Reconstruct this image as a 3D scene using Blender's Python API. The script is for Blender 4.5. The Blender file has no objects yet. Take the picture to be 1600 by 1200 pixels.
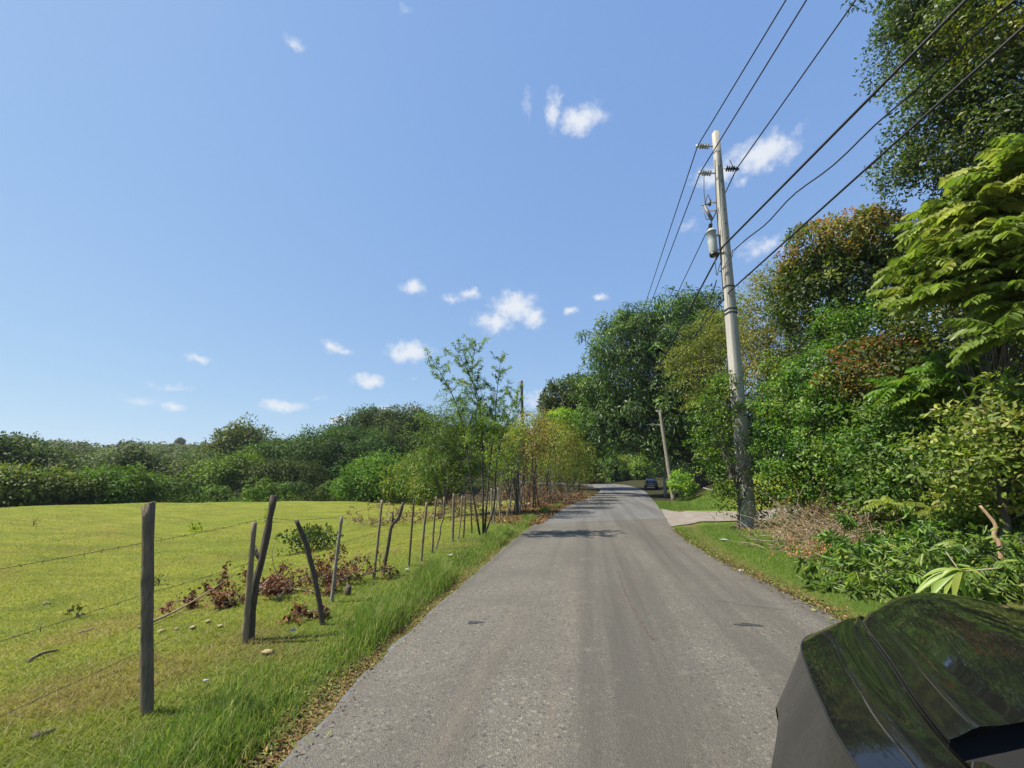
import bpy, math, random
import numpy as np
from mathutils import Vector, Matrix

# ------------------------------------------------------------------ camera, sky, sun, exposure
scene = bpy.context.scene
COL = scene.collection
FPX, CAMH = 650.0, 1.75                       # focal length in 1600-px units, eye height
PITCH = math.atan(148 / FPX)
YAW = math.atan(121 / FPX * math.cos(PITCH))
cd = bpy.data.cameras.new('camera'); cam = bpy.data.objects.new('camera', cd); COL.objects.link(cam)
cam.location = (0, 0, CAMH)
cam.rotation_euler = (math.pi / 2 + PITCH, 0, YAW)
cd.sensor_fit = 'HORIZONTAL'; cd.sensor_width = 36.0; cd.lens = 36.0 * FPX / 1600.0
cd.clip_start = 0.05; cd.clip_end = 6000
scene.camera = cam
SUN_EL, SUN_AZ = math.radians(56), math.radians(-108)   # azimuth from +Y, clockwise positive
sun_dir = Vector((math.sin(SUN_AZ) * math.cos(SUN_EL), math.cos(SUN_AZ) * math.cos(SUN_EL), math.sin(SUN_EL)))
sl = bpy.data.lights.new('sun', 'SUN'); sl.energy = 4.6; sl.angle = math.radians(0.53); sl.color = (1.0, 0.93, 0.81)
so = bpy.data.objects.new('sun', sl); COL.objects.link(so)
so.rotation_euler = sun_dir.to_track_quat('Z', 'Y').to_euler()
scene.view_settings.view_transform = 'Standard'; scene.view_settings.look = 'None'
scene.view_settings.exposure = 1.0; scene.view_settings.gamma = 1.0
scene.render.engine = 'CYCLES'
scene.cycles.max_bounces = 6; scene.cycles.diffuse_bounces = 2; scene.cycles.glossy_bounces = 3
scene.cycles.transmission_bounces = 4; scene.cycles.use_denoising = True
try: scene.cycles.denoiser = 'OPENIMAGEDENOISE'
except Exception: pass
scene.cycles.sample_clamp_indirect = 6.0

FW = np.array([-math.sin(YAW) * math.cos(PITCH), math.cos(YAW) * math.cos(PITCH), math.sin(PITCH)])
RT = np.array([math.cos(YAW), math.sin(YAW), 0.0]); UP = np.cross(RT, FW)
def ray(px, py):
    d = RT * (px - 800) + UP * (600 - py) + FW * FPX
    return d / np.linalg.norm(d)
def atz(px, py, z=0.0):                      # point on a level plane
    d = ray(px, py); t = (z - CAMH) / d[2]
    return np.array([0, 0, CAMH]) + d * t
def atr(px, py, r):                          # point at a horizontal range
    d = ray(px, py); t = r / math.hypot(d[0], d[1])
    return np.array([0, 0, CAMH]) + d * t
def mpp(px, py, r):                          # metres for one photo pixel there
    return float((atr(px, py, r) - np.array([0, 0, CAMH])) @ FW) / FPX

# ------------------------------------------------------------------ world: sky and small fair-weather clouds
world = bpy.data.worlds.new('World'); scene.world = world; world.use_nodes = True
wt = world.node_tree; wn = wt.nodes; wl = wt.links
for n in list(wn): wn.remove(n)
wout = wn.new('ShaderNodeOutputWorld'); wbg = wn.new('ShaderNodeBackground'); wl.new(wbg.outputs[0], wout.inputs[0])
sky = wn.new('ShaderNodeTexSky'); sky.sky_type = 'NISHITA'; sky.sun_disc = False
sky.sun_elevation = SUN_EL; sky.sun_rotation = SUN_AZ
sky.altitude = 0; sky.air_density = 1.0; sky.dust_density = 0.35; sky.ozone_density = 4.0
wbg.inputs['Strength'].default_value = 0.12
tc = wn.new('ShaderNodeTexCoord')
def wmath(op, a, b=None, clamp=False):
    n = wn.new('ShaderNodeMath'); n.operation = op; n.use_clamp = clamp
    for i, v in enumerate((a, b)):
        if v is None: continue
        if isinstance(v, (int, float)): n.inputs[i].default_value = v
        else: wl.new(v, n.inputs[i])
    return n.outputs[0]
nz1 = wn.new('ShaderNodeTexNoise'); nz1.inputs['Scale'].default_value = 30; nz1.inputs['Detail'].default_value = 6
nz1.inputs['Roughness'].default_value = 0.6
wl.new(tc.outputs['Generated'], nz1.inputs['Vector'])
sub = wn.new('ShaderNodeVectorMath'); sub.operation = 'SUBTRACT'; wl.new(nz1.outputs['Color'], sub.inputs[0]); sub.inputs[1].default_value = (.5, .5, .5)
scl = wn.new('ShaderNodeVectorMath'); scl.operation = 'SCALE'; wl.new(sub.outputs[0], scl.inputs[0]); scl.inputs['Scale'].default_value = 0.035
addv = wn.new('ShaderNodeVectorMath'); addv.operation = 'ADD'; wl.new(tc.outputs['Generated'], addv.inputs[0]); wl.new(scl.outputs[0], addv.inputs[1])
CLOUDS = [(905,186,46,22,1),(866,172,15,30,.85),(1190,240,62,28,1),(1120,272,45,20,.75),(772,502,38,20,1),(803,480,46,26,1.1),(832,496,24,22,.9),
 (648,450,24,13,1),(735,460,30,11,.8),(705,467,20,8,.6),(641,551,42,18,1.1),(577,594,30,13,1.05),(602,647,38,15,.8),(646,641,20,9,.65),
 (440,634,40,11,.95),(520,541,20,13,.85),(540,549,20,8,.55),(310,560,19,9,.8),(215,628,40,15,.42),(268,636,26,9,.6),(265,603,44,9,.38),
 (528,657,18,8,.75),(937,466,14,10,.75),(893,484,14,9,.7),(842,624,34,16,.6),(1192,386,52,18,.55),(1075,355,22,13,.4),(460,67,22,9,.5),
 (823,160,12,26,.36),(1160,283,18,11,.5),(500,623,12,6,.4),(645,590,14,7,.35),(635,16,14,8,.4),(1105,480,18,10,.5)]
total = None
for (px, py, w, h, s) in CLOUDS:
    s = min(1.1, s * 1.25) if s < .8 else s
    c = Vector(ray(px, py)); R = c.cross(Vector((0, 0, 1))).normalized(); U = R.cross(c)
    mp = wn.new('ShaderNodeMapping'); mp.vector_type = 'TEXTURE'
    dpx = FPX * math.hypot(1, math.hypot(px - 800, py - 600) / FPX)
    m = Matrix((R, U, -c)).transposed()
    mp.inputs['Location'].default_value = c
    mp.inputs['Rotation'].default_value = m.to_euler()
    mp.inputs['Scale'].default_value = (w * 1.25 / dpx, h * 1.35 / dpx, 0.5)
    wl.new(addv.outputs[0], mp.inputs['Vector'])
    ln = wn.new('ShaderNodeVectorMath'); ln.operation = 'LENGTH'; wl.new(mp.outputs[0], ln.inputs[0])
    mr = wn.new('ShaderNodeMapRange'); wl.new(ln.outputs['Value'], mr.inputs['Value'])
    mr.inputs['From Min'].default_value = 0.0; mr.inputs['From Max'].default_value = 1.0
    mr.inputs['To Min'].default_value = s; mr.inputs['To Max'].default_value = 0.0
    total = mr.outputs[0] if total is None else wmath('MAXIMUM', total, mr.outputs[0])
nz2 = wn.new('ShaderNodeTexNoise'); nz2.inputs['Scale'].default_value = 46; nz2.inputs['Detail'].default_value = 7; nz2.inputs['Roughness'].default_value = 0.62
wl.new(tc.outputs['Generated'], nz2.inputs['Vector'])
k = wmath('MULTIPLY', wmath('SUBTRACT', nz2.outputs['Fac'], 0.5), 1.15)
on = wmath('GREATER_THAN', total, 0.001)
dens = wmath('MULTIPLY', wmath('ADD', total, k), on)
mr = wn.new('ShaderNodeMapRange'); mr.interpolation_type = 'SMOOTHSTEP'; wl.new(dens, mr.inputs['Value'])
mr.inputs['From Min'].default_value = 0.15; mr.inputs['From Max'].default_value = 0.95; mr.inputs['To Max'].default_value = 0.93
mixw = wn.new('ShaderNodeMix'); mixw.data_type = 'RGBA'
# the photograph's sky is flatter and bluer than the raw model: one curve for the whole dome
sc1 = wn.new('ShaderNodeVectorMath'); sc1.operation = 'SCALE'; sc1.inputs['Scale'].default_value = 0.21; wl.new(sky.outputs[0], sc1.inputs[0])
sps = wn.new('ShaderNodeSeparateXYZ'); wl.new(sc1.outputs[0], sps.inputs[0]); sc2 = wn.new('ShaderNodeCombineXYZ')
for ch, gm, cf in ((0, .50, 2.18), (1, .42, 2.64), (2, .20, 3.40)): wl.new(wmath('MULTIPLY', wmath('POWER', sps.outputs[ch], gm), cf), sc2.inputs[ch])
wl.new(mr.outputs[0], mixw.inputs['Factor']); wl.new(sc2.outputs[0], mixw.inputs['A'])
mixw.inputs['B'].default_value = (3.5, 3.65, 3.9, 1)
wl.new(mixw.outputs['Result'], wbg.inputs['Color'])

# ------------------------------------------------------------------ helpers
def ss(a, b, x):
    t = np.clip((np.asarray(x, float) - a) / (b - a), 0, 1); return t * t * (3 - 2 * t)
def nrm(v):
    return v / np.maximum(np.linalg.norm(v, axis=-1, keepdims=True), 1e-9)
class Geo:
    def __init__(s): s.v = []; s.q = []; s.t = []; s.c = []; s.n = 0; s.mi = []
    def add(s, v, quads=None, tris=None, col=(1, 1, 1)):
        v = np.asarray(v, np.float32).reshape(-1, 3); c = np.asarray(col, np.float32)
        if c.ndim == 1: c = np.tile(c, (len(v), 1))
        s.v.append(v); s.c.append(c)
        if quads is not None and len(quads): s.q.append(np.asarray(quads, np.int64).reshape(-1, 4) + s.n)
        if tris is not None and len(tris): s.t.append(np.asarray(tris, np.int64).reshape(-1, 3) + s.n)
        s.n += len(v)
    def mesh(s, name, smooth=False):
        me = bpy.data.meshes.new(name)
        v = np.concatenate(s.v) if s.v else np.zeros((0, 3), np.float32)
        q = np.concatenate(s.q) if s.q else np.zeros((0, 4), np.int64)
        t = np.concatenate(s.t) if s.t else np.zeros((0, 3), np.int64)
        me.vertices.add(len(v)); me.vertices.foreach_set('co', v.ravel())
        li = np.concatenate([q.ravel(), t.ravel()]).astype(np.int32)
        me.loops.add(len(li)); me.loops.foreach_set('vertex_index', li)
        me.polygons.add(len(q) + len(t))
        ls = np.concatenate([np.arange(len(q)) * 4, len(q) * 4 + np.arange(len(t)) * 3]).astype(np.int32)
        me.polygons.foreach_set('loop_start', ls)
        if smooth: me.polygons.foreach_set('use_smooth', np.ones(len(ls), bool))
        a = me.color_attributes.new('Col', 'FLOAT_COLOR', 'POINT')
        c = np.concatenate(s.c) if s.c else np.zeros((0, 3), np.float32)
        a.data.foreach_set('color', np.hstack([c, np.ones((len(c), 1), np.float32)]).ravel())
        me.update(calc_edges=True)
        return me
    def build(s, name, mat, parent=None, smooth=False):
        return link(name, s.mesh(name, smooth), mat, parent)
def link(name, me, mat=None, parent=None):
    o = bpy.data.objects.new(name, me); COL.objects.link(o)
    if mat is not None and me is not None and not me.materials: me.materials.append(mat)
    if parent is not None: o.parent = parent
    return o
LABELS = {}
def tag(o, label=None, cat=None, group=None, kind=None):
    if label: o['label'] = label
    if cat: o['category'] = cat
    if group: o['group'] = group
    if kind: o['kind'] = kind
    return o
def thing(name, label, cat, loc=(0, 0, 0), group=None):
    o = bpy.data.objects.new(name, None); COL.objects.link(o); o.location = Vector([float(a) for a in loc]); o.empty_display_size = .2
    return tag(o, label, cat, group)
def tube(g, pts, rad, sides=6, col=(1, 1, 1), cap=True, jit=0.0, rng=None):
    pts = np.asarray(pts, float); n = len(pts)
    rad = np.broadcast_to(np.asarray(rad, float), (n,)).copy()
    tan = np.gradient(pts, axis=0); tan = nrm(tan)
    ref = np.array([0.0, 0, 1]) if abs(tan[0][2]) < .9 else np.array([1.0, 0, 0])
    a = nrm(np.cross(tan[0], ref)); V = []
    ang = np.arange(sides) / sides * 2 * np.pi
    for i in range(n):
        a = a - tan[i] * (a @ tan[i]); a = a / max(np.linalg.norm(a), 1e-9); b = np.cross(tan[i], a)
        rr = rad[i] * (1 + (rng.normal(0, jit, sides) if jit else 0))
        V.append(pts[i] + (np.cos(ang) * rr)[:, None] * a + (np.sin(ang) * rr)[:, None] * b)
    V = np.concatenate(V); i = np.arange(n - 1)[:, None] * sides; j = np.arange(sides)[None]; j2 = (j + 1) % sides
    Q = np.stack([i + j, i + j2, i + sides + j2, i + sides + j], -1).reshape(-1, 4)
    T = []
    if cap:
        T = [(0, k + 1, k) for k in range(1, sides - 1)] + [((n - 1) * sides, (n - 1) * sides + k, (n - 1) * sides + k + 1) for k in range(1, sides - 1)]
    g.add(V, Q, T, col)
def box(g, c, s, M=None, col=(1, 1, 1)):
    v = np.array([[x, y, z] for z in (-.5, .5) for y in (-.5, .5) for x in (-.5, .5)]) * np.asarray(s, float)
    if M is not None: v = v @ np.asarray(M).T
    v = v + np.asarray(c, float)
    g.add(v, [(0, 2, 3, 1), (4, 5, 7, 6), (0, 1, 5, 4), (2, 6, 7, 3), (0, 4, 6, 2), (1, 3, 7, 5)], None, col)
def smooth_path(pts, n=12):
    pts = np.asarray(pts, float); k = len(pts)
    if k < 3: return np.linspace(pts[0], pts[-1], max(n, 2))
    out = []; P = np.vstack([2 * pts[0] - pts[1], pts, 2 * pts[-1] - pts[-2]])
    per = max(1, n // (k - 1))
    for i in range(k - 1):
        for t in np.arange(per) / per:
            p0, p1, p2, p3 = P[i:i + 4]
            out.append(.5 * (2 * p1 + (p2 - p0) * t + (2 * p0 - 5 * p1 + 4 * p2 - p3) * t * t + (3 * p1 - p0 - 3 * p2 + p3) * t ** 3))
    out.append(pts[-1]); return np.array(out)
def leaves(g, P, D, N, L, W, col, fold=0.18, droop=0.15, fine=False):
    n = len(P); D = nrm(D); N = N - D * np.sum(N * D, 1, keepdims=True); N = nrm(N); S = np.cross(D, N)
    L = np.broadcast_to(L, (n,))[:, None]; W = np.broadcast_to(W, (n,))[:, None]
    tip = P + D * L - N * L * droop
    if not fine:
        a = P + D * L * .45 + S * W * .5 + N * W * fold; b = P + D * L * .45 - S * W * .5 + N * W * fold
        V = np.stack([P, a, tip, b], 1).reshape(-1, 3); i = np.arange(n)[:, None] * 4
        g.add(V, i + np.array([[0, 1, 2, 3]]), None, np.repeat(col, 4, 0))
    else:
        up = N * W * fold; d1 = N * L * droop * .1; d2 = N * L * droop * .55
        l1 = P + D * L * .28 + S * W * .46 + up - d1; l2 = P + D * L * .66 + S * W * .40 + up - d2
        r1 = P + D * L * .28 - S * W * .46 + up - d1; r2 = P + D * L * .66 - S * W * .40 + up - d2
        V = np.stack([P, l1, l2, tip, r2, r1], 1).reshape(-1, 3); i = np.arange(n)[:, None] * 6
        g.add(V, np.concatenate([i + np.array([[0, 1, 2, 3]]), i + np.array([[0, 3, 4, 5]])]), None, np.repeat(col, 6, 0))
def pick(rng, pal, n):
    w = np.array([p[1] for p in pal], float); w /= w.sum(); c = np.array([p[0] for p in pal], float)
    return c[rng.choice(len(pal), n, p=w)]
def rdir(rng, n): return nrm(rng.normal(size=(n, 3)))
def foliage(g, rng, lobes, dens, per, clr, L, W, pal, fine=False, hang=0.2, spread=.8, inner=.25, upbias=.25, flat=1.0, lob_noise=.16, palmap=None, droop=.15):
    """lobes: (centre, radii).  dens: leaf clumps per square metre of the lobe's surface."""
    tips = []
    for li, (c, r) in enumerate(lobes):
        c = np.asarray(c, float); r = np.asarray(r, float)
        area = 4 * np.pi * ((r[0] * r[1]) ** 1.6 / 3 + (r[0] * r[2]) ** 1.6 / 3 + (r[1] * r[2]) ** 1.6 / 3) ** (1 / 1.6)
        n = max(4, int(area * dens)); d = rdir(rng, n); d[:, 2] += upbias; d = nrm(d)
        f = np.array([math.sin(7 * a + 3 * li) + math.sin(9 * b + 1.3 * li) + math.sin(8 * e + li) for a, b, e in d]) if n < 3000 else np.sin(7 * d[:, 0] + 3 * li) + np.sin(9 * d[:, 1]) + np.sin(8 * d[:, 2])
        rr = 1 + lob_noise * f * .6 + np.clip(rng.normal(0, lob_noise * .45, n), -.3, .14)
        ins = rng.random(n) < inner; rr[ins] *= rng.uniform(.45, .9, ins.sum())
        C = c + d * r * rr[:, None]; tips.append(C)
        p = palmap(C, rng) if palmap else pick(rng, pal, n)
        p = p * rng.uniform(.75, 1.25, (n, 1))
        m = max(1, int(per)); idx = np.repeat(np.arange(n), m); k = len(idx)
        od = rdir(rng, k); od = nrm(od + d[idx] * .45 + np.array([0, 0, .2])); off = od * clr * 1.75 * rng.uniform(.55, 1.05, (k, 1)) * np.repeat(rng.uniform(.7, 1.3, n), m)[:, None]; off[:, 2] *= flat
        P = C[idx] + off; out = nrm(od * .7 + rng.normal(0, spread * .8, (k, 3))); out[:, 2] -= hang
        N = np.array([-.1, 0, .55]) + d[idx] * .35 + od * .9 + rng.normal(0, .38, (k, 3))
        col = p[idx] * rng.uniform(.72, 1.3, (k, 1)) * (1 + rng.normal(0, .06, (k, 3)))
        s = rng.uniform(.65, 1.3, k); leaves(g, P, out, N, L * s, W * s, np.clip(col, .003, 1), fine=fine, droop=droop)
    return np.concatenate(tips)
def limbs(g, rng, base, fork, r0, targets, col=(1, 1, 1), n=9, sides=7, wob=.05, thin=.42):
    base = np.asarray(base, float); fork = np.asarray(fork, float); h = np.linalg.norm(fork - base)
    mid = (base + fork) / 2 + rng.normal(0, wob * h, 3) * [1, 1, .2]
    p = smooth_path([base - [0, 0, .15], base + (mid - base) * .3, mid, fork], n)
    t = np.linspace(0, 1, len(p)); rad = r0 * (1.25 - .62 * t); rad[0] *= 1.25
    tube(g, p, rad, sides, col, jit=.05, rng=rng)
    for q in targets:
        q = np.asarray(q, float); s = rng.uniform(.55, 1); st = p[int(s * (len(p) - 1))]
        l = np.linalg.norm(q - st); m1 = st + (q - st) * .45 + np.array([0, 0, .10 * l]) + rng.normal(0, .06 * l, 3)
        pp = smooth_path([st, m1, q], 6); tube(g, pp, np.linspace(r0 * thin, r0 * thin * .2, len(pp)), 5, col)

# ------------------------------------------------------------------ materials
def nodes(name):
    m = bpy.data.materials.new(name); m.use_nodes = True; t = m.node_tree
    return m, t, t.nodes, t.links, t.nodes['Principled BSDF']
def N(nt, typ, **kw):
    n = nt.nodes.new(typ)
    for a, v in kw.items():
        if hasattr(n, a): setattr(n, a, v)
        else: n.inputs[a.replace('_', ' ')].default_value = v
    return n
def ramp(nt, src, stops):
    r = nt.nodes.new('ShaderNodeValToRGB'); e = r.color_ramp.elements
    while len(e) < len(stops): e.new(.5)
    for i, (p, c) in enumerate(stops): e[i].position = p; e[i].color = (*c, 1) if len(c) == 3 else c
    nt.links.new(src, r.inputs[0]); return r.outputs[0]
def mixc(nt, fac, a, b, mode='MIX'):
    m = nt.nodes.new('ShaderNodeMix'); m.data_type = 'RGBA'; m.blend_type = mode
    for k, v in (('Factor', fac), ('A', a), ('B', b)):
        if isinstance(v, (int, float)): m.inputs[k].default_value = v
        elif isinstance(v, tuple): m.inputs[k].default_value = (*v, 1)
        else: nt.links.new(v, m.inputs[k])
    return m.outputs['Result']
def m_math(nt, op, a, b=None, clamp=False):
    n = nt.nodes.new('ShaderNodeMath'); n.operation = op; n.use_clamp = clamp
    for i, v in enumerate((a, b)):
        if v is None: continue
        if isinstance(v, (int, float)): n.inputs[i].default_value = v
        else: nt.links.new(v, n.inputs[i])
    return n.outputs[0]
def noise(nt, scale, detail=4, rough=.55, vec=None, dist=0):
    n = nt.nodes.new('ShaderNodeTexNoise'); n.inputs['Scale'].default_value = scale; n.inputs['Detail'].default_value = detail
    n.inputs['Roughness'].default_value = rough; n.inputs['Distortion'].default_value = dist
    if vec is not None: nt.links.new(vec, n.inputs['Vector'])
    return n.outputs['Fac']
def coords(nt, scale=(1, 1, 1)):
    t = nt.nodes.new('ShaderNodeTexCoord'); m = nt.nodes.new('ShaderNodeMapping'); nt.links.new(t.outputs['Object'], m.inputs[0])
    m.inputs['Scale'].default_value = scale; return m.outputs[0]
def leaf_mat(name, rough=.5, trans=.32, var=.18, spec=.35, tint=(1.55, 1.42, 1.15)):
    m, t, n, l, b = nodes(name)
    a = n.new('ShaderNodeAttribute'); a.attribute_name = 'Col'
    oi = n.new('ShaderNodeObjectInfo'); h = n.new('ShaderNodeHueSaturation'); l.new(mixc(t, 1.0, a.outputs['Color'], tint, 'MULTIPLY'), h.inputs['Color'])
    l.new(m_math(t, 'ADD', m_math(t, 'MULTIPLY', oi.outputs['Random'], .04), .48), h.inputs['Hue'])
    l.new(m_math(t, 'ADD', m_math(t, 'MULTIPLY', oi.outputs['Random'], var * 2), 1 - var), h.inputs['Value'])
    l.new(h.outputs[0], b.inputs['Base Color']); b.inputs['Roughness'].default_value = rough; b.inputs['Specular IOR Level'].default_value = spec
    tr = n.new('ShaderNodeBsdfTranslucent'); tc_ = mixc(t, 1.0, h.outputs[0], (1.25, 1.45, .55), 'MULTIPLY'); l.new(tc_, tr.inputs['Color'])
    mx = n.new('ShaderNodeMixShader'); mx.inputs[0].default_value = trans
    l.new(b.outputs[0], mx.inputs[1]); l.new(tr.outputs[0], mx.inputs[2]); l.new(mx.outputs[0], n['Material Output'].inputs[0])
    return m
def wood_mat(name, c1, c2, rough=.85, scale=6, streak=(6, 6, .8), bump=.4):
    m, t, n, l, b = nodes(name)
    v = coords(t, streak); f = noise(t, scale, 6, .65, v); c = ramp(t, f, [(.3, c1), (.7, c2)])
    f2 = noise(t, scale * .4, 3, .5, coords(t)); c = mixc(t, m_math(t, 'MULTIPLY', f2, .6), c, tuple(x * .45 for x in c1))
    a = n.new('ShaderNodeAttribute'); a.attribute_name = 'Col'; c = mixc(t, 1.0, c, a.outputs['Color'], 'MULTIPLY')
    l.new(c, b.inputs['Base Color']); b.inputs['Roughness'].default_value = rough
    bp = n.new('ShaderNodeBump'); bp.inputs['Strength'].default_value = bump; bp.inputs['Distance'].default_value = .035
    l.new(f, bp.inputs['Height']); l.new(bp.outputs[0], b.inputs['Normal']); return m
def plain(name, c, rough=.6, metal=0, coat=0, nscale=None, namt=.2):
    m, t, n, l, b = nodes(name); b.inputs['Base Color'].default_value = (*c, 1); b.inputs['Roughness'].default_value = rough
    b.inputs['Metallic'].default_value = metal; b.inputs['Coat Weight'].default_value = coat; b.inputs['Coat Roughness'].default_value = .03
    if nscale:
        f = noise(t, nscale, 5, .6, coords(t)); l.new(ramp(t, f, [(.3, tuple(x * (1 - namt) for x in c)), (.7, tuple(min(1, x * (1 + namt)) for x in c))]), b.inputs['Base Color'])
    return m
M = {}
M['leaf'] = leaf_mat('leaf', trans=.38, tint=(1.7, 1.58, 1.2)); M['leaf_far'] = leaf_mat('leaf_far', .6, .30, .22, .2)
M['leaf_glossy'] = leaf_mat('leaf_glossy', .42, .42, .08, .4, (1.6, 1.52, 1.25))
M['dry_leaf'] = leaf_mat('dry_leaf', .8, .15, .1, .1, (1.1, 1.1, 1.1)); M['grass'] = leaf_mat('grass', .6, .38, 0, .2, (1.22, 1.18, 1.1))
M['bark'] = wood_mat('bark', (.075, .06, .046), (.17, .145, .115)); M['bark_dark'] = wood_mat('bark_dark', (.03, .025, .02), (.085, .07, .055))
M['twig'] = wood_mat('twig', (.20, .165, .105), (.36, .30, .205)); M['grey_wood'] = wood_mat('grey_wood', (.13, .10, .068), (.40, .32, .22), scale=9, streak=(9, 9, .9), bump=1.0)
M['tan_wood'] = wood_mat('tan_wood', (.17, .13, .075), (.34, .265, .16), scale=7, streak=(8, 8, 1)); M['dark_wood'] = wood_mat('dark_wood', (.055, .042, .030), (.17, .13, .09), scale=8, streak=(7, 7, 1.2), bump=.8)
M['pale_wood'] = wood_mat('pale_wood', (.17, .15, .12), (.34, .31, .26), scale=7, streak=(8, 8, 1))
M['wire'] = plain('wire', (.012, .011, .013), .55); M['rust_wire'] = plain('rust_wire', (.04, .03, .022), .7)
M['steel'] = plain('galvanised', (.3, .3, .3), .5, .6, nscale=20); M['porcelain'] = plain('porcelain', (.33, .32, .31), .35); M['dark_glaze'] = plain('dark_glaze', (.035, .028, .03), .3)
M['tank'] = plain('tank_paint', (.33, .36, .355), .45, 0, nscale=6, namt=.12)
M['paper'] = plain('paper', (.36, .355, .34), .7); M['plastic_blue'] = plain('plastic_blue', (.06, .12, .32), .4); M['stone'] = plain('stone', (.30, .24, .13), .9, nscale=9)
M['rubber'] = plain('rubber', (.012, .012, .012), .8)

# ------------------------------------------------------------------ terrain
LEFT = [(-1.95, -14), (-1.95, 0), (-1.99, 2.73), (-2.16, 5.37), (-2.24, 14.65), (-1.84, 26.5), (-.75, 38), (0, 45.4), (1.2, 57), (1.3, 64), (.2, 71), (-3, 78), (-9, 84), (-24, 92)]
RIGHT = [(3.3, -14), (3.3, 0), (3.25, 2.73), (3.1, 6.2), (2.7, 11.5), (2.9, 16.7), (3.75, 24.2), (4.9, 35), (5.9, 45), (7.0, 57), (7.2, 68), (6, 79), (2.5, 88), (-5, 96), (-22, 104)]
def resample(pts, n):
    p = smooth_path(pts, 10 * len(pts)); s = np.r_[0, np.cumsum(np.linalg.norm(np.diff(p, axis=0), axis=1))]
    u = np.linspace(0, s[-1], n); return np.stack([np.interp(u, s, p[:, i]) for i in range(p.shape[1])], 1)
RL, RR = resample(LEFT, 200), resample(RIGHT, 200)
CL = (RL + RR) / 2; HW = np.linalg.norm(RL - RR, axis=1) / 2
def road_d(x, y):
    """signed distance outside the road edge, and side (-1 left, +1 right)"""
    x = np.asarray(x, float).ravel(); y = np.asarray(y, float).ravel(); d = np.empty(len(x)); sd = np.empty(len(x))
    dirs = np.gradient(CL, axis=0)
    for a in range(0, len(x), 20000):
        q = slice(a, a + 20000); dx = x[q, None] - CL[None, :, 0]; dy = y[q, None] - CL[None, :, 1]
        D2 = dx * dx + dy * dy; i = D2.argmin(1); j = np.arange(len(i))
        t = dirs[i] / np.linalg.norm(dirs[i], axis=1)[:, None]
        cr = t[:, 0] * dy[j, i] - t[:, 1] * dx[j, i]
        d[q] = np.sqrt(D2[j, i]) * 1.0
        near = np.abs(t[:, 0] * dx[j, i] + t[:, 1] * dy[j, i]) < 1.5
        d[q] = np.where(near, np.abs(cr), d[q]) - HW[i]; sd[q] = np.where(cr > 0, -1, 1)
    return d, sd
def rise(y): return 0.9 * ss(45, 96, y)
RIDGE_PX = np.array([-900, -300, 0, 120, 280, 420, 520, 600, 690, 780, 900, 1050, 1300, 1700, 2600])
RIDGE_H = np.array([18, 19, 19, 17, 18, 15, 13, 12, 11, 10, 6, 5, 8, 9, 9.0])
RIDGE_R = np.array([420, 420, 420, 410, 380, 230, 170, 150, 150, 160, 180, 180, 150, 120, 120.0])
def px_of(x, y):
    az = np.arctan2(x, y) + YAW; az = np.clip(az, -1.35, 1.35); return 800 + FPX / math.cos(PITCH) * np.tan(az)
def gz(x, y, full=False):
    x = np.asarray(x, float); y = np.asarray(y, float); shp = x.shape; x = x.ravel(); y = y.ravel()
    d, s = road_d(x, y); r = np.hypot(x, y)
    z = rise(y) - .05 + .085 * ss(0, .45, d)
    lf = s < 0; wob = .05 * np.sin(x * .35 + 1) * np.sin(y * .3) + .03 * np.sin(x * 1.1 + y * .7)
    fade = 1 - ss(30, 60, y)
    z += np.where(lf, (-.42 * ss(2.0, 7, d) * (1 - ss(10, 36, d)) + wob * ss(1, 5, d)) - 1.3 * ss(40, 60, r) * ss(3, 12, d), 0)
    drive = np.exp(-((y - 21.0 - .12 * (x - 4)) / 3.2) ** 4)
    bank = (1.3 * ss(2.6, 8.5, d) + 2.6 * ss(8.5, 26, d) + (ss(24, 29, y) * 1.1 * ss(.7, 4.5, d))) * (1 - .8 * ss(42, 60, y))
    z += np.where(~lf, bank * (1 - .85 * drive) + .16 * ss(.8, 3.2, d) * (1 - drive) + .05 * np.sin(x * 1.3) * np.sin(y * 1.1) * ss(1, 3, d), 0)
    p = px_of(x, y); H = np.interp(p, RIDGE_PX, RIDGE_H); Rc = np.interp(p, RIDGE_PX, RIDGE_R)
    z += np.where(y > -20, H * ss(62, 1, (Rc - r) / (Rc - 62) * 61 + 1) * 0 + H * ss(0, 1, (r - 62 - 45 * ss(820, 900, p)) / (Rc - 60)) * ss(0, 8, d), 0)
    if full: return z.reshape(shp), d.reshape(shp), s.reshape(shp)
    return z.reshape(shp)
def G(px, py, it=6):                          # where a pixel's ray meets the terrain
    z = 0.0
    for _ in range(it):
        p = atz(px, py, min(z, CAMH - .05)); z = .5 * z + .5 * float(gz(p[0], p[1]))
    p[2] = float(gz(p[0], p[1])); return p
def on(x, y): return np.array([x, y, float(gz(x, y))])

na, nr = 330, 205
rad = np.r_[0.25, np.geomspace(.6, 1500, nr - 1)]; th = np.arange(na) / na * 2 * np.pi
X = (rad[:, None] * np.sin(th)[None]); Y = rad[:, None] * np.cos(th)[None]
Zg, Dg, Sg = gz(X, Y, True)
g = Geo(); vv = np.stack([X, Y, Zg], -1).reshape(-1, 3)
i = np.arange(nr - 1)[:, None] * na; j = np.arange(na)[None]; j2 = (j + 1) % na
Q = np.stack([i + j2, i + j, i + na + j, i + na + j2], -1).reshape(-1, 4)
d_ = Dg.ravel(); s_ = Sg.ravel(); yy = vv[:, 1]; rr = np.hypot(vv[:, 0], vv[:, 1])
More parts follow.
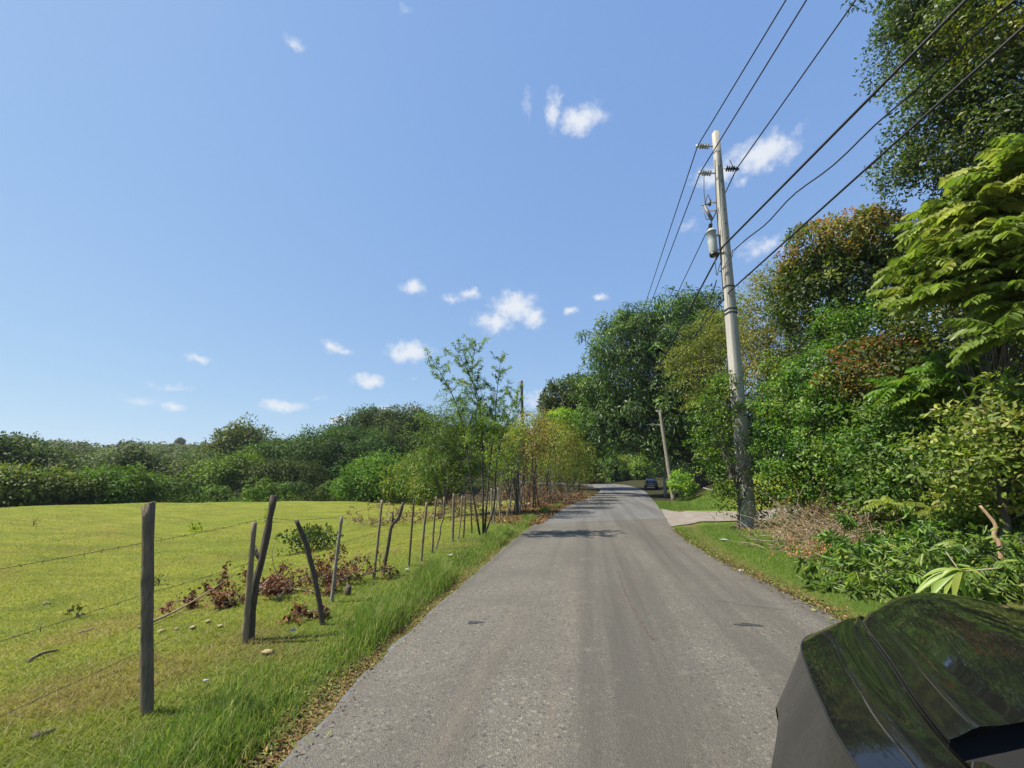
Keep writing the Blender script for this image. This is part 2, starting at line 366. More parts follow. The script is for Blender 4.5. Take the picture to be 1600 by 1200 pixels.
# zone masks: r = dry litter soil, g = shaded woodland floor, b = verge
litter = np.where(s_ < 0, ss(17, 22, yy) * (1 - ss(1.2, 4, d_)), 0) + np.where((s_ > 0), ss(1.6, 2.6, d_) * (1 - ss(15, 17, yy)) * ss(3, 5, yy), 0) + np.exp(-(d_ / .22) ** 2) * .8
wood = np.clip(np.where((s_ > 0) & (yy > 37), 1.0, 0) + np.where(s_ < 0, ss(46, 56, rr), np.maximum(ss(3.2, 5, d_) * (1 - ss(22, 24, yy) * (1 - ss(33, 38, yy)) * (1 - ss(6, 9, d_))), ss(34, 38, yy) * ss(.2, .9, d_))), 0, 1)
verge = np.where(s_ < 0, 1 - ss(.9, 2.0, d_), (1 - ss(2, 4, d_)) * (1 - ss(33, 37, yy)))
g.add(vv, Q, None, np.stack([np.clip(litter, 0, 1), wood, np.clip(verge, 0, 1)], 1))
m, t, n, l, b = nodes('ground_cover')
co = coords(t); at = n.new('ShaderNodeAttribute'); at.attribute_name = 'Col'; sep = n.new('ShaderNodeSeparateColor'); l.new(at.outputs['Color'], sep.inputs[0])
big = noise(t, .11, 4, .6, co, .4); mid = noise(t, .9, 5, .6, co); fine = noise(t, 14, 5, .7, co); vf = noise(t, 60, 3, .6, co)
c = ramp(t, big, [(.32, (.155, .190, .022)), (.52, (.220, .230, .028)), (.70, (.265, .240, .042))])
c = mixc(t, ramp(t, mid, [(.42, (0, 0, 0)), (.70, (.75, .75, .75))]), c, (.115, .140, .018))
stv = noise(t, 1.0, 5, .65, coords(t, (.35, 1.5, 1)), .6); c = mixc(t, ramp(t, stv, [(.36, (.7, .7, .7)), (.52, (0, 0, 0))]), c, (.10, .115, .016))
tuf = noise(t, 2.6, 3, .6, co); c = mixc(t, ramp(t, tuf, [(.66, (0, 0, 0)), (.74, (.8, .8, .8))]), c, (.055, .075, .012))
c = mixc(t, ramp(t, fine, [(.35, (.5, .5, .5)), (.62, (0, 0, 0))]), c, (.07, .09, .014))
c = mixc(t, ramp(t, vf, [(.55, (0, 0, 0)), (.8, (.4, .4, .4))]), c, (.24, .22, .07))
vg = mixc(t, fine, (.045, .095, .012), (.09, .14, .022)); c = mixc(t, m_math(t, 'MULTIPLY', sep.outputs[2], .8), c, vg)
li = ramp(t, fine, [(.3, (.07, .045, .026)), (.5, (.155, .095, .05)), (.72, (.24, .15, .075))])
lf = m_math(t, 'MULTIPLY', sep.outputs[0], m_math(t, 'ADD', mid, .35), True); c = mixc(t, lf, c, li)
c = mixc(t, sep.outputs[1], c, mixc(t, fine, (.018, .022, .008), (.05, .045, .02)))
l.new(c, b.inputs['Base Color']); b.inputs['Roughness'].default_value = .95; b.inputs['Specular IOR Level'].default_value = .1
bp = n.new('ShaderNodeBump'); bp.inputs['Strength'].default_value = .9; bp.inputs['Distance'].default_value = .05
l.new(m_math(t, 'ADD', fine, m_math(t, 'MULTIPLY', vf, .5)), bp.inputs['Height']); l.new(bp.outputs[0], b.inputs['Normal'])
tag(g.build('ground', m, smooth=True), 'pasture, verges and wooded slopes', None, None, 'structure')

# road: asphalt sheet with a ragged edge, a newer layer in front of the seam
def strip(Lp, Rp, nx, zf, jit, seed):
    rng = np.random.default_rng(seed); k = len(Lp); t = np.linspace(0, 1, nx)[None, :, None]
    P = Lp[:, None] * (1 - t) + Rp[:, None] * t
    e = np.convolve(rng.normal(0, 1, k + 6), np.ones(3) / 3, 'same')[3:-3]; e2 = np.convolve(rng.normal(0, 1, k + 6), np.ones(3) / 3, 'same')[3:-3]
    dirn = (Rp - Lp) / np.linalg.norm(Rp - Lp, axis=1)[:, None]
    P[:, 0] += dirn * (e * jit)[:, None]; P[:, -1] += dirn * (e2 * jit)[:, None]
    Z = zf(P[..., 0], P[..., 1], t[..., 0]); V = np.concatenate([P, Z[..., None]], -1).reshape(-1, 3)
    i = np.arange(k - 1)[:, None] * nx; j = np.arange(nx - 1)[None]
    gg = Geo(); gg.add(V, np.stack([i + j, i + j + 1, i + nx + j + 1, i + nx + j], -1).reshape(-1, 4)); return gg
RLf, RRf = resample(LEFT, 900), resample(RIGHT, 900)
zroad = lambda x, y, t: rise(y) + .03 * (1 - (2 * t - 1) ** 2) + 0 * x
def asphalt(name, base, light, warm, seam=False):
    m, t, n, l, b = nodes(name); co = coords(t)
    sp = n.new('ShaderNodeTexVoronoi'); sp.inputs['Scale'].default_value = 110; l.new(co, sp.inputs['Vector'])
    sp2 = n.new('ShaderNodeTexVoronoi'); sp2.inputs['Scale'].default_value = 45; l.new(co, sp2.inputs['Vector'])
    rnd = n.new('ShaderNodeSeparateColor'); l.new(sp.outputs['Color'], rnd.inputs[0])
    rnd2 = n.new('ShaderNodeSeparateColor'); l.new(sp2.outputs['Color'], rnd2.inputs[0])
    c = ramp(t, rnd.outputs[0], [(0, tuple(x * .82 for x in base)), (.5, base), (.9, tuple(x * .9 for x in light)), (1, tuple(x * 1.2 for x in light))])
    c = mixc(t, ramp(t, rnd2.outputs[1], [(.93, (0, 0, 0)), (.96, (.45, .45, .45))]), c, tuple(x * 1.7 for x in light))
    c = mixc(t, ramp(t, rnd2.outputs[0], [(.93, (0, 0, 0)), (.96, (.6, .6, .6))]), c, (.02, .02, .02))
    st = noise(t, 1.0, 5, .6, coords(t, (1.35, .045, 1)), .3); c = mixc(t, ramp(t, st, [(.38, (.85, .85, .85)), (.55, (0, 0, 0))]), c, tuple(x * .60 for x in base))
    st2 = noise(t, 1.0, 4, .6, coords(t, (2.3, .06, 1)), .2); c = mixc(t, ramp(t, st2, [(.56, (0, 0, 0)), (.74, (.55, .55, .55))]), c, warm)
    pt = noise(t, .55, 5, .65, co, .5); c = mixc(t, ramp(t, pt, [(.35, (.5, .5, .5)), (.6, (0, 0, 0))]), c, tuple(x * .7 for x in base))
    pt2 = noise(t, 3.2, 4, .65, co, .5); c = mixc(t, ramp(t, pt2, [(.60, (0, 0, 0)), (.75, (.35, .35, .35))]), c, tuple(x * 1.25 for x in light))
    l.new(c, b.inputs['Base Color']); b.inputs['Roughness'].default_value = .82; b.inputs['Specular IOR Level'].default_value = .35
    bp = n.new('ShaderNodeBump'); bp.inputs['Strength'].default_value = .7; bp.inputs['Distance'].default_value = .008
    l.new(m_math(t, 'SUBTRACT', 1, sp.outputs['Distance']), bp.inputs['Height']); l.new(bp.outputs[0], b.inputs['Normal']); return m
M['asphalt'] = asphalt('asphalt', (.106, .098, .081), (.164, .148, .118), (.150, .116, .088))
M['asphalt_old'] = asphalt('asphalt_old', (.125, .122, .116), (.180, .174, .162), (.145, .135, .115))
road = tag(strip(RLf, RRf, 9, zroad, .035, 3).build('road', M['asphalt_old'], smooth=True), 'narrow grey asphalt lane curving away between the trees', None, None, 'structure')
k = RLf[:, 1] < 16.9
ls, rs = RLf[k] + [0.03, 0], RRf[k] - [0.03, 0]
ov = strip(ls, rs, 9, lambda x, y, t: zroad(x, y, t) + .008, .03, 5)
tag(ov.build('road_overlay', M['asphalt'], smooth=True), 'browner nearer layer of asphalt ending at a seam', None, None, 'structure')
# stains on the asphalt (flat marks)
M['stain'] = plain('stain', (.035, .034, .034), .6, nscale=30); M['rust_stain'] = plain('rust_stain', (.070, .054, .045), .85, nscale=14, namt=.4)
def stain(cx, cy, a, bb, rot, seed, mat, name, label):
    rng = np.random.default_rng(seed); k = 26; th = np.arange(k) / k * 2 * np.pi
    rr = 1 + .25 * np.sin(3 * th + rng.uniform(0, 6)) + .2 * np.sin(5 * th + rng.uniform(0, 6)) + rng.normal(0, .1, k)
    p = np.stack([np.cos(th) * a * rr, np.sin(th) * bb * rr], 1); c_, s2 = math.cos(rot), math.sin(rot); p = p @ np.array([[c_, s2], [-s2, c_]]) + [cx, cy]
    z = .0385 + 0 * p[:, 0]; V = np.vstack([np.c_[p, z], [[cx, cy, .0425]]]); gg = Geo()
    tt = .5 + 0 * p[:, 0]
    for q in range(len(V)):
        tl = np.interp(V[q, 1], RLf[:400, 1], RLf[:400, 0]); tr = np.interp(V[q, 1], RRf[:400, 1], RRf[:400, 0]); u = (V[q, 0] - tl) / (tr - tl)
        V[q, 2] = rise(V[q, 1]) + .03 * (1 - (2 * u - 1) ** 2) + .0125
    gg.add(V, None, [(k, q, (q + 1) % k) for q in range(k)])
    return tag(gg.build(name, mat), label, None, None, 'structure')
q = atz(1170, 978, .02); stain(q[0], q[1], .16, .05, .1, 1, M['stain'], 'oil_stain', 'dark oil stain on the asphalt near the car')
q = atz(742, 973, .02); stain(q[0], q[1], .09, .05, .2, 2, M['stain'], 'oil_stain', 'small dark spot on the asphalt left of the middle')

def streak(pix, w, seed, label, mat=None, name='rust_streak'):
    rng = np.random.default_rng(seed); p = smooth_path([atz(x, y, .02) for x, y in pix], 60); tn = np.gradient(p, axis=0); sd = np.stack([-tn[:, 1], tn[:, 0], 0 * tn[:, 0]], 1); sd /= np.linalg.norm(sd, axis=1)[:, None]
    ww = w * (.5 + .5 * np.abs(np.convolve(rng.normal(0, 1.3, len(p)), np.ones(3) / 3, 'same'))); ww[0] = ww[-1] = .003; off = sd * np.convolve(rng.normal(0, w * .5, len(p)), np.ones(3) / 3, 'same')[:, None]
    V = np.concatenate([p + off + sd * ww[:, None], p + off - sd * ww[:, None]])
    tl = np.interp(V[:, 1], RLf[:400, 1], RLf[:400, 0]); tr = np.interp(V[:, 1], RRf[:400, 1], RRf[:400, 0]); u = (V[:, 0] - tl) / (tr - tl); V[:, 2] = rise(V[:, 1]) + .03 * (1 - (2 * u - 1) ** 2) + .0125
    k = len(p); j = np.arange(k - 1); gg = Geo(); gg.add(V, np.stack([j, j + 1, j + k + 1, j + k], 1)); tag(gg.build(name, mat or M['rust_stain']), label, None, None, 'structure')
streak([(966, 893), (972, 915), (985, 945), (1008, 985), (1020, 1003)], .018, 1, 'thin reddish streak curving along the asphalt')
streak([(1120, 940), (1165, 947), (1210, 951), (1255, 957)], .005, 2, 'hairline crack across the right side of the lane', M['stain'], 'asphalt_crack')

# concrete driveway on the right
m, t, n, l, b = nodes('driveway_concrete'); co = coords(t)
c = ramp(t, noise(t, 1.6, 6, .65, co), [(.3, (.14, .118, .095)), (.55, (.215, .19, .158)), (.75, (.26, .237, .205))]); c = mixc(t, ramp(t, noise(t, 30, 3, .6, co), [(.4, (.4, .4, .4)), (.6, (0, 0, 0))]), c, (.14, .11, .09))
l.new(c, b.inputs['Base Color']); b.inputs['Roughness'].default_value = .9
pts_n = np.array([(2.88, 17.4), (3.6, 18.3), (4.6, 18.7), (6.5, 19.0), (9, 19.3), (16, 20.5)]); pts_f = np.array([(4.22, 27.6), (4.45, 25.6), (5.2, 24.4), (6.8, 24.0), (9, 24.2), (16, 25.4)])
A_, B_ = resample(pts_n, 50), resample(pts_f, 50)
def zdrive(x, y, t):
    return np.maximum(gz(x, y) + .02, zroad(x, y, np.full_like(x, .98)) * 0 + .0)
dv = strip(B_, A_, 14, lambda x, y, t: gz(x, y) + .03 * ss(2.6, 4.5, x) + .012, .03, 9)
tag(dv.build('driveway', m, smooth=True), 'pale concrete driveway joining the lane on the right', None, None, 'structure')

# ------------------------------------------------------------------ far wood on the slopes (one mass)
GREEN = [((.040, .072, .013), 3), ((.028, .054, .011), 3), ((.062, .092, .015), 2), ((.085, .110, .020), 1)]
DARK = [((.024, .050, .011), 3), ((.036, .064, .014), 2), ((.050, .080, .018), 1)]
YL_PX = [-500, 0, 60, 150, 280, 330, 370, 440, 520, 570, 620, 690, 760, 880, 2600]
YL_Y = [690, 686, 690, 697, 701, 697, 692, 690, 687, 670, 664, 660, 656, 640, 100]
def far_wood(name, label, spots, seed, pal, leafk=.0040, per=230, ylim=None):
    rng = np.random.default_rng(seed); g = Geo()
    X_ = np.array([q[0] for q in spots]); Y_ = np.array([q[1] for q in spots]); Z_ = gz(X_, Y_); PX_ = px_of(X_, Y_)
    for (x, y, h, w), z0, px in zip(spots, Z_, PX_):
        r = math.hypot(x, y); yl = np.interp(px, YL_PX, YL_Y) if ylim is None else np.interp(px, *ylim)
        top = float(atr(px, yl, r)[2]) - z0; h = min(h * rng.uniform(.8, 1.15), top / 1.08 * rng.uniform(.6, 1.0) + rng.normal(0, .010) * r * .5)
        if h < 1.2: continue
        L = max(.2, r * leafk); n = int(per * rng.uniform(.8, 1.2))
        base = pick(rng, pal, 1)[0] * rng.choice([.5, .7, .9, 1.1, 1.35]) * rng.uniform(.85, 1.15)
        nc = int(rng.integers(9, 17)); cd_ = rdir(rng, nc); cd_[:, 2] = np.abs(cd_[:, 2]) * 1.1 - .25; cd_ = nrm(cd_)
        rad_ = np.array([w * .46 * rng.uniform(.8, 1.2), w * .46 * rng.uniform(.8, 1.2), h * .40]); cen = np.array([x, y, z0 + h * .58]) + cd_ * rad_ * rng.uniform(.55, .85, (nc, 1)); cr_ = min(w, h * 1.3) * rng.uniform(.16, .28, nc)
        ii = rng.integers(0, nc, n); od = nrm(rdir(rng, n) + cd_[ii] * .55 + [0, 0, .25]); P = cen[ii] + od * cr_[ii][:, None] * rng.uniform(.8, 1.06, (n, 1))
        vd = np.array([x, y, 0]) / r; kp = od @ vd < .4; ii, od, P = ii[kp], od[kp], P[kp]; n = len(ii)
        leaves(g, P, nrm(np.cross(od, rdir(rng, n)) + od * .3), od + rng.normal(0, .32, od.shape) + [0, 0, .15], L * rng.uniform(.7, 1.4, n), L * .7 * rng.uniform(.7, 1.3, n), base * rng.uniform(.7, 1.3, (nc, 1))[ii] * rng.uniform(.8, 1.2, (n, 1)))
        # low skirts of undergrowth down to the soil
        d = rdir(rng, n // 3); P = np.stack([x + d[:, 0] * w * .6, y + d[:, 1] * w * .6, z0 + rng.uniform(0, h * .5, len(d))], 1)
        leaves(g, P, rdir(rng, len(d)), rdir(rng, len(d)) + [0, 0, .8], L, L * .7, base * rng.uniform(.7, 1.3, (len(d), 1)))
    return tag(g.build(name, M['leaf_far']), label, None, None, 'stuff')
rng = np.random.default_rng(11)
def azpt(px, r): p = atr(px, 700, r); return p[0], p[1]
sp = []
for _ in range(900):
    px = rng.uniform(-130, 440); r = rng.uniform(190, 430) if rng.random() < .65 else rng.uniform(105, 200); x, y = azpt(px, r)
    sp.append((x, y, rng.uniform(5, 10), rng.uniform(8, 13)))
far_wood('far_woodland', 'far wooded ridge on the left horizon', sp, 21, [((.052, .075, .022), 3), ((.070, .090, .030), 2), ((.040, .062, .020), 2)], per=140)
sp = []
for _ in range(300):
    px = rng.uniform(300, 860); r = rng.uniform(72, 185); x, y = azpt(px, r); sp.append((x, y, rng.uniform(7, 11), rng.uniform(6, 10)))
far_wood('hillside_woodland', 'dense green wood on the slope behind the pasture', sp, 22, GREEN, per=400)
sp = []
for _ in range(130):
    px = rng.uniform(-130, 340); r = rng.uniform(66, 118); x, y = azpt(px, r); sp.append((x, y, rng.uniform(4.5, 8), rng.uniform(5, 9)))
far_wood('pasture_woodland', 'wood rising behind the left end of the pasture', sp, 23, GREEN, per=560, ylim=([-500, 0, 100, 200, 330], [712, 712, 722, 716, 712]))
sp = []
for _ in range(62):
    px = rng.uniform(-150, 545); r = rng.uniform(46, 64); x, y = azpt(px, r); sp.append((x, y, rng.choice([1.2, 1.8, 2.4, 3.2, 4.2]) * rng.uniform(.8, 1.2), rng.uniform(2.5, 6)))
far_wood('pasture_edge_thicket', 'low bright thicket along the far edge of the pasture', sp, 24, [((.055, .088, .013), 3), ((.040, .070, .012), 2), ((.070, .098, .018), 2)], per=1150, leafk=.0036, ylim=([-500, 60, 130, 260, 300, 420, 600], [728, 728, 738, 735, 750, 748, 742]))
sp = []
for _ in range(120):
    px = rng.uniform(840, 1180); r = rng.uniform(104, 150); x, y = azpt(px, r); sp.append((x, y, rng.uniform(8, 14), rng.uniform(7, 11)))
for _ in range(70):
    px = rng.uniform(1075, 1400); r = rng.uniform(46, 80); x, y = azpt(px, r); sp.append((x, y, rng.uniform(8, 13), rng.uniform(5, 8)))
for _ in range(60):
    px = rng.uniform(1250, 2300); r = rng.uniform(20, 42); x, y = azpt(px, r); sp.append((x, y, rng.uniform(7, 10), rng.uniform(5, 7)))
far_wood('bank_woodland', 'dark wood filling the bank behind the roadside trees', sp, 25, DARK, per=480, leafk=.0058, ylim=([800, 900, 960, 1100, 1180, 1250, 1400, 2600], [640, 640, 600, 560, 560, 520, 480, 300]))

# ------------------------------------------------------------------ tree builder
def lobe(px, py, r, wx, hy, dep=None):
    k = mpp(px, py, r); c = atr(px, py, r); w = wx * k
    return (c, np.array([w, w if dep is None else dep, hy * k]))
def tree(name, label, lobes, base, fork, r0, pal, seed, cat='tree', group=None, dens=3, per=26, clr=.22, L=.14, W=.06, mat='leaf', bark='bark', nl=14, thin=.3, crown='crown', trunk='trunk', **kw):
    rng = np.random.default_rng(seed); base = np.asarray(base, float)
    root = thing(name, label, cat, base, group)
    g = Geo(); lb = [(np.asarray(c) - base, r) for c, r in lobes]
    pm = kw.pop('palmap', None)
    if pm: f0 = pm; kw['palmap'] = lambda C, rg: f0(C + base, rg)
    tips = foliage(g, rng, lb, dens, per, clr, L, W, pal, **kw)
    g.build(crown, M[mat], root)
    w = Geo(); fk = np.asarray(fork, float) - base
    tg = [c for c, r in lb] + [tips[q] for q in rng.choice(len(tips), min(nl, len(tips)), replace=False)]
    limbs(w, rng, np.zeros(3), fk, r0, tg, thin=thin); w.build(trunk, M[bark], root, True)
    return root
def B(px, py): return G(px, py)

# --- centre: large dark mango tree over the lane
b0 = on(11.5, 47.5)
mango = [((.030, .058, .016), 4), ((.046, .082, .020), 3), ((.070, .105, .036), 1.2), ((.020, .040, .013), 2)]
tree('mango_tree', 'tall dark green tree with drooping leaves overhanging the far lane',
     [lobe(1020, 575, 46, 80, 75), lobe(962, 612, 46, 42, 62), lobe(1062, 532, 47, 62, 52), lobe(992, 532, 46, 42, 38), lobe(1040, 650, 46, 72, 52), lobe(962, 672, 45, 38, 36),
      lobe(1090, 505, 49, 42, 34), lobe(1015, 655, 43, 50, 42), lobe(1080, 600, 46, 55, 60), lobe(938, 640, 47, 26, 34), lobe(1095, 660, 47, 40, 50)],
     b0, b0 + [-1, -.5, 6], .55, mango, 101, dens=1.1, per=44, clr=.50, L=.41, W=.14, hang=.8, inner=.2, lob_noise=.36, nl=20)
b0 = on(-2.4, 62)
tree('broadleaf_tree', 'dark rounded tree behind the bend, left of the drooping dark tree',
     [lobe(888, 640, 62, 36, 42), lobe(910, 622, 62, 26, 28), lobe(870, 655, 62, 24, 28), lobe(905, 680, 62, 40, 30), lobe(925, 660, 64, 30, 45)], b0, b0 + [0, 0, 5], .3, DARK, 102, dens=2.2, per=24, clr=.4, L=.42, W=.2)
b0 = on(11.6, 37.5)
ygr = [((.105, .120, .022), 3), ((.075, .098, .020), 3), ((.135, .138, .034), 1), ((.050, .070, .016), 1)]
tree('raintree', 'yellow green feathery spreading tree directly left of the concrete pole',
     [lobe(1112, 535, 35, 44, 26), lobe(1085, 585, 35, 34, 30), lobe(1135, 505, 36, 36, 26), lobe(1125, 590, 35, 38, 28), lobe(1070, 560, 36, 22, 18), lobe(1150, 550, 36, 34, 30), lobe(1105, 625, 36, 30, 22)],
     b0, b0 + [-.5, 0, 5], .28, ygr, 103, dens=2.0, per=40, clr=.42, L=.17, W=.07, mat='leaf', flat=.35, inner=.35, lob_noise=.4, hang=.1, nl=30, spread=1.2)
b0 = on(11.6, 27.5)
tree('yellowing_tree', 'pale yellow green small-leaved tree just right of the concrete pole',
     [lobe(1195, 475, 26, 36, 40), lobe(1215, 545, 26, 46, 52), lobe(1236, 445, 27, 28, 28), lobe(1192, 610, 25, 36, 40), lobe(1175, 545, 26, 22, 36), lobe(1240, 600, 26, 40, 45)],
     b0, b0 + [0, 0, 4], .2, [((.125, .135, .026), 3), ((.085, .105, .022), 3), ((.16, .145, .045), 1.3)], 104, dens=5, per=30, clr=.30, L=.15, W=.065, inner=.4, lob_noise=.25, nl=14, spread=1.1)

# --- right bank, near: individuals
def orange_map(zc, amt=.75):
    def f(C, rg):
        n = len(C); p = pick(rg, [((.028, .048, .011), 3), ((.045, .070, .013), 2), ((.080, .100, .018), 1)], n)
        o = pick(rg, [((.17, .075, .026), 2), ((.15, .10, .030), 2), ((.12, .11, .028), 2.5), ((.15, .05, .024), .5)], n)
        hz = 1 / (1 + np.exp(-(C[:, 2] - zc) * 2.2)) * amt; k = rg.random(n) < hz * (.35 + .65 * (np.sin(C[:, 0] * 2.6 + C[:, 2] * 2.1) * np.sin(C[:, 1] * 2.2 + 1) > -.25)); p[k] = o[k]; return p
    return f
b0 = on(*(atr(1330, 700, 22.44)[:2]))
tree('flame_flushed_tree', 'dense dark tree with orange flushed leaves on its top, vines hanging down',
     [lobe(1312, 402, 21.76, 72, 52), lobe(1300, 470, 21.76, 74, 66), lobe(1352, 378, 21.76, 48, 34), lobe(1268, 445, 21.76, 36, 46), lobe(1335, 535, 21.76, 72, 50), lobe(1375, 440, 22.44, 45, 55)],
     b0, atr(1325, 540, 22.44), .2, GREEN, 111, dens=6.0, per=34, clr=.20, L=.14, W=.076, fine=True, palmap=orange_map(float(atr(1312, 400, 21.76)[2]) - .1, .85), inner=.15, hang=.35, lob_noise=.16)
b0 = on(*(atr(1390, 780, 16.59)[:2]))
tree('orange_shrub', 'bushy shrub with orange young leaves in the middle of the bank', [lobe(1370, 575, 16.32, 58, 36), lobe(1345, 610, 16.32, 50, 34), lobe(1415, 570, 16.73, 34, 26), lobe(1385, 640, 16.59, 55, 42)],
     b0, atr(1385, 680, 16.59), .07, GREEN, 112, cat='shrub', dens=8, per=28, clr=.17, L=.11, W=.058, fine=True, palmap=orange_map(float(atr(1370, 590, 16.32)[2]) - .2, .85), inner=.2)
mid = [((.046, .088, .014), 4), ((.070, .115, .018), 3), ((.030, .060, .011), 2), ((.11, .14, .022), .8)]
b0 = on(*(atr(1275, 790, 17.41)[:2]))
tree('roadside_shrub', 'large green small-leaved shrub behind the pole, over the dry brush', [lobe(1240, 792, 17.2, 34, 20), lobe(1300, 795, 17.0, 44, 22), lobe(1290, 590, 17.41, 62, 50), lobe(1262, 675, 17.14, 62, 60), lobe(1320, 670, 16.86, 66, 58), lobe(1228, 748, 17.41, 38, 42), lobe(1238, 630, 17.95, 40, 48), lobe(1285, 745, 16.59, 60, 46), lobe(1320, 520, 17.68, 36, 34)],
     b0, atr(1275, 700, 17.41), .1, mid, 113, cat='shrub', dens=6.5, per=32, clr=.18, L=.11, W=.056, fine=True, inner=.22, lob_noise=.34, flat=.6)
b0 = on(*(atr(1440, 800, 13.87)[:2]))
tree('roadside_shrub', 'green leafy shrub between the orange shrub and the right edge', [lobe(1400, 790, 14.2, 50, 20), lobe(1455, 790, 14.0, 44, 20), lobe(1400, 690, 14.42, 60, 52), lobe(1460, 665, 14.14, 62, 50), lobe(1430, 740, 13.60, 66, 44), lobe(1360, 730, 14.96, 50, 48)],
     b0, atr(1430, 720, 13.87), .08, [((.05, .095, .018), 4), ((.085, .13, .028), 2.5), ((.035, .07, .014), 2)], 114, cat='shrub', dens=7, per=30, clr=.18, L=.115, W=.058, fine=True, inner=.22, lob_noise=.34, flat=.6)
b0 = on(*(atr(1555, 810, 11.42)[:2]))
tree('roadside_shrub', 'pale olive shrub at the right edge below the long-leaved tree', [lobe(1560, 790, 11.6, 50, 20), lobe(1540, 690, 11.42, 60, 46), lobe(1600, 660, 11.42, 66, 60), lobe(1500, 725, 11.15, 46, 36), lobe(1590, 740, 10.88, 60, 36), lobe(1680, 700, 10.88, 70, 80)],
     b0, atr(1560, 730, 11.42), .08, [((.10, .135, .030), 3), ((.07, .11, .022), 3), ((.15, .165, .05), 1)], 115, cat='shrub', dens=8, per=28, clr=.17, L=.11, W=.058, fine=True, inner=.22, lob_noise=.34, flat=.6)
# big tree over the upper right corner
b0 = on(*(atr(1592, 760, 20.40)[:2]))
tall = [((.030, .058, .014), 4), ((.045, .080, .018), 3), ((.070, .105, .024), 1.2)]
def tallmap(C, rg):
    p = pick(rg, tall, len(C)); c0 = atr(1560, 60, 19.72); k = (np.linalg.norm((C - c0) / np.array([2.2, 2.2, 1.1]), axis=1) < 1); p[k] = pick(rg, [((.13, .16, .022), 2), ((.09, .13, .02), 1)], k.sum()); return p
tree('tall_tree', 'tall tree with fine airy leaves filling the upper right corner',
     [lobe(1490, 40, 20.40, 80, 56), lobe(1450, 110, 20.40, 50, 44), lobe(1570, 60, 19.72, 90, 60), lobe(1530, 160, 20.40, 80, 56), lobe(1465, 190, 20.40, 52, 40), lobe(1590, 200, 20.40, 80, 66), lobe(1430, 272, 20.40, 40, 26),
      lobe(1480, 250, 20.40, 48, 30), lobe(1540, 265, 20.40, 60, 40), lobe(1440, 10, 20.40, 44, 36), lobe(1660, 60, 20.40, 110, 110), lobe(1560, -90, 20.40, 120, 90), lobe(1680, 220, 20.40, 90, 90), lobe(1420, 60, 20.40, 26, 30)],
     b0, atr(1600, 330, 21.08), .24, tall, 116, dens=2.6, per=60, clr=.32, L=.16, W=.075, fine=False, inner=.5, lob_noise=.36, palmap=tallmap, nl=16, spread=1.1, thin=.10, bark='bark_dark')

# --- long pinnate fronds
def frond(g, P, D, length, pairs, LL, LW, col, rng, sag=.35, lean=.35):
    D = D / np.linalg.norm(D); side = np.cross(D, [0, 0, 1.0]); side /= max(np.linalg.norm(side), 1e-6); up = np.cross(side, D)
    t = np.linspace(0, 1, 8); path = P + np.outer(t * length, D) - np.outer(sag * length * t ** 2, [0, 0, 1.0]) + np.outer(.08 * length * np.sin(t * 3.1), up)
    tube(g, path, np.linspace(.010, .004, 8), 4, tuple(np.array(col) * [1.3, 1.1, .9]), cap=False)
    ts = np.repeat(np.linspace(.14, .97, pairs), 2); s = np.tile([1, -1], pairs).astype(float)
    pp = np.stack([np.interp(ts, t, path[:, k]) for k in range(3)], 1); tn = np.gradient(path, axis=0); tn = nrm(np.stack([np.interp(ts, t, tn[:, k]) for k in range(3)], 1))
    d = nrm(side * s[:, None] * .95 + tn * lean - np.array([0, 0, .38]) + rng.normal(0, .09, (len(ts), 3)))
    sz = (np.sin(np.clip(ts, .05, 1) * 2.6) * .5 + .55) * rng.uniform(.85, 1.12, len(ts))
    leaves(g, pp, d, up[None] + np.zeros((len(ts), 3)) + rng.normal(0, .12, (len(ts), 3)), LL * sz, LW * sz, np.array(col)[None] * rng.uniform(.8, 1.2, (len(ts), 1)), fine=True, droop=.28, fold=.12)
def frond_tree(name, label, lobes, base, fork, r0, n, seed, pal, length=.85, pairs=9, LL=.215, LW=.115, cat='tree'):
    rng = np.random.default_rng(seed); root = thing(name, label, cat, base); base = np.asarray(base, float); g = Geo(); w = Geo(); tips = []
    vol = np.array([r[0] * r[2] for c, r in lobes]); vol = vol / vol.sum()
    for (c, r), f in zip(lobes, vol):
        k = max(1, int(n * f / 7))
        for _ in range(k):
            d = rdir(rng, 1)[0]; d[2] = d[2] * .8 + .1; tip = c - base + d * r * rng.uniform(.45, 1); tips.append(tip)
            cl = pick(rng, pal, 1)[0] * rng.uniform(.8, 1.2)
            for q in range(8):
                a = q * 2.4 + rng.uniform(-.3, .3); el = rng.uniform(-.15, .75)
                dd = np.array([math.cos(a) * math.cos(el), math.sin(a) * math.cos(el), math.sin(el)])
                frond(g, tip, dd, length * rng.uniform(.65, 1.15), pairs, LL, LW, cl * rng.uniform(.85, 1.15), rng, sag=rng.uniform(.12, .42))
    g.build('fronds', M['leaf_glossy'], root); limbs(w, rng, np.zeros(3), np.asarray(fork) - base, r0, tips, wob=.04, thin=.14); w.build('trunk', M['bark'], root, True); return root
pin = [((.115, .170, .046), 4), ((.080, .13, .035), 3), ((.165, .20, .065), 1.8)]
b0 = on(*(atr(1560, 800, 13.06)[:2]))
frond_tree('pinnate_tree', 'bright green tree with long feather-like leaves reaching in from the right edge',
    [lobe(1545, 320, 12.51, 76, 56), lobe(1585, 400, 12.24, 74, 70), lobe(1475, 400, 12.51, 46, 40), lobe(1520, 455, 12.24, 56, 42), lobe(1600, 260, 12.51, 56, 40), lobe(1445, 455, 12.38, 30, 24), lobe(1640, 480, 12.24, 60, 60), lobe(1590, 520, 11.15, 26, 26), lobe(1500, 350, 12.65, 40, 40)],
    b0, atr(1570, 520, 13.06), .10, 700, 121, pin)
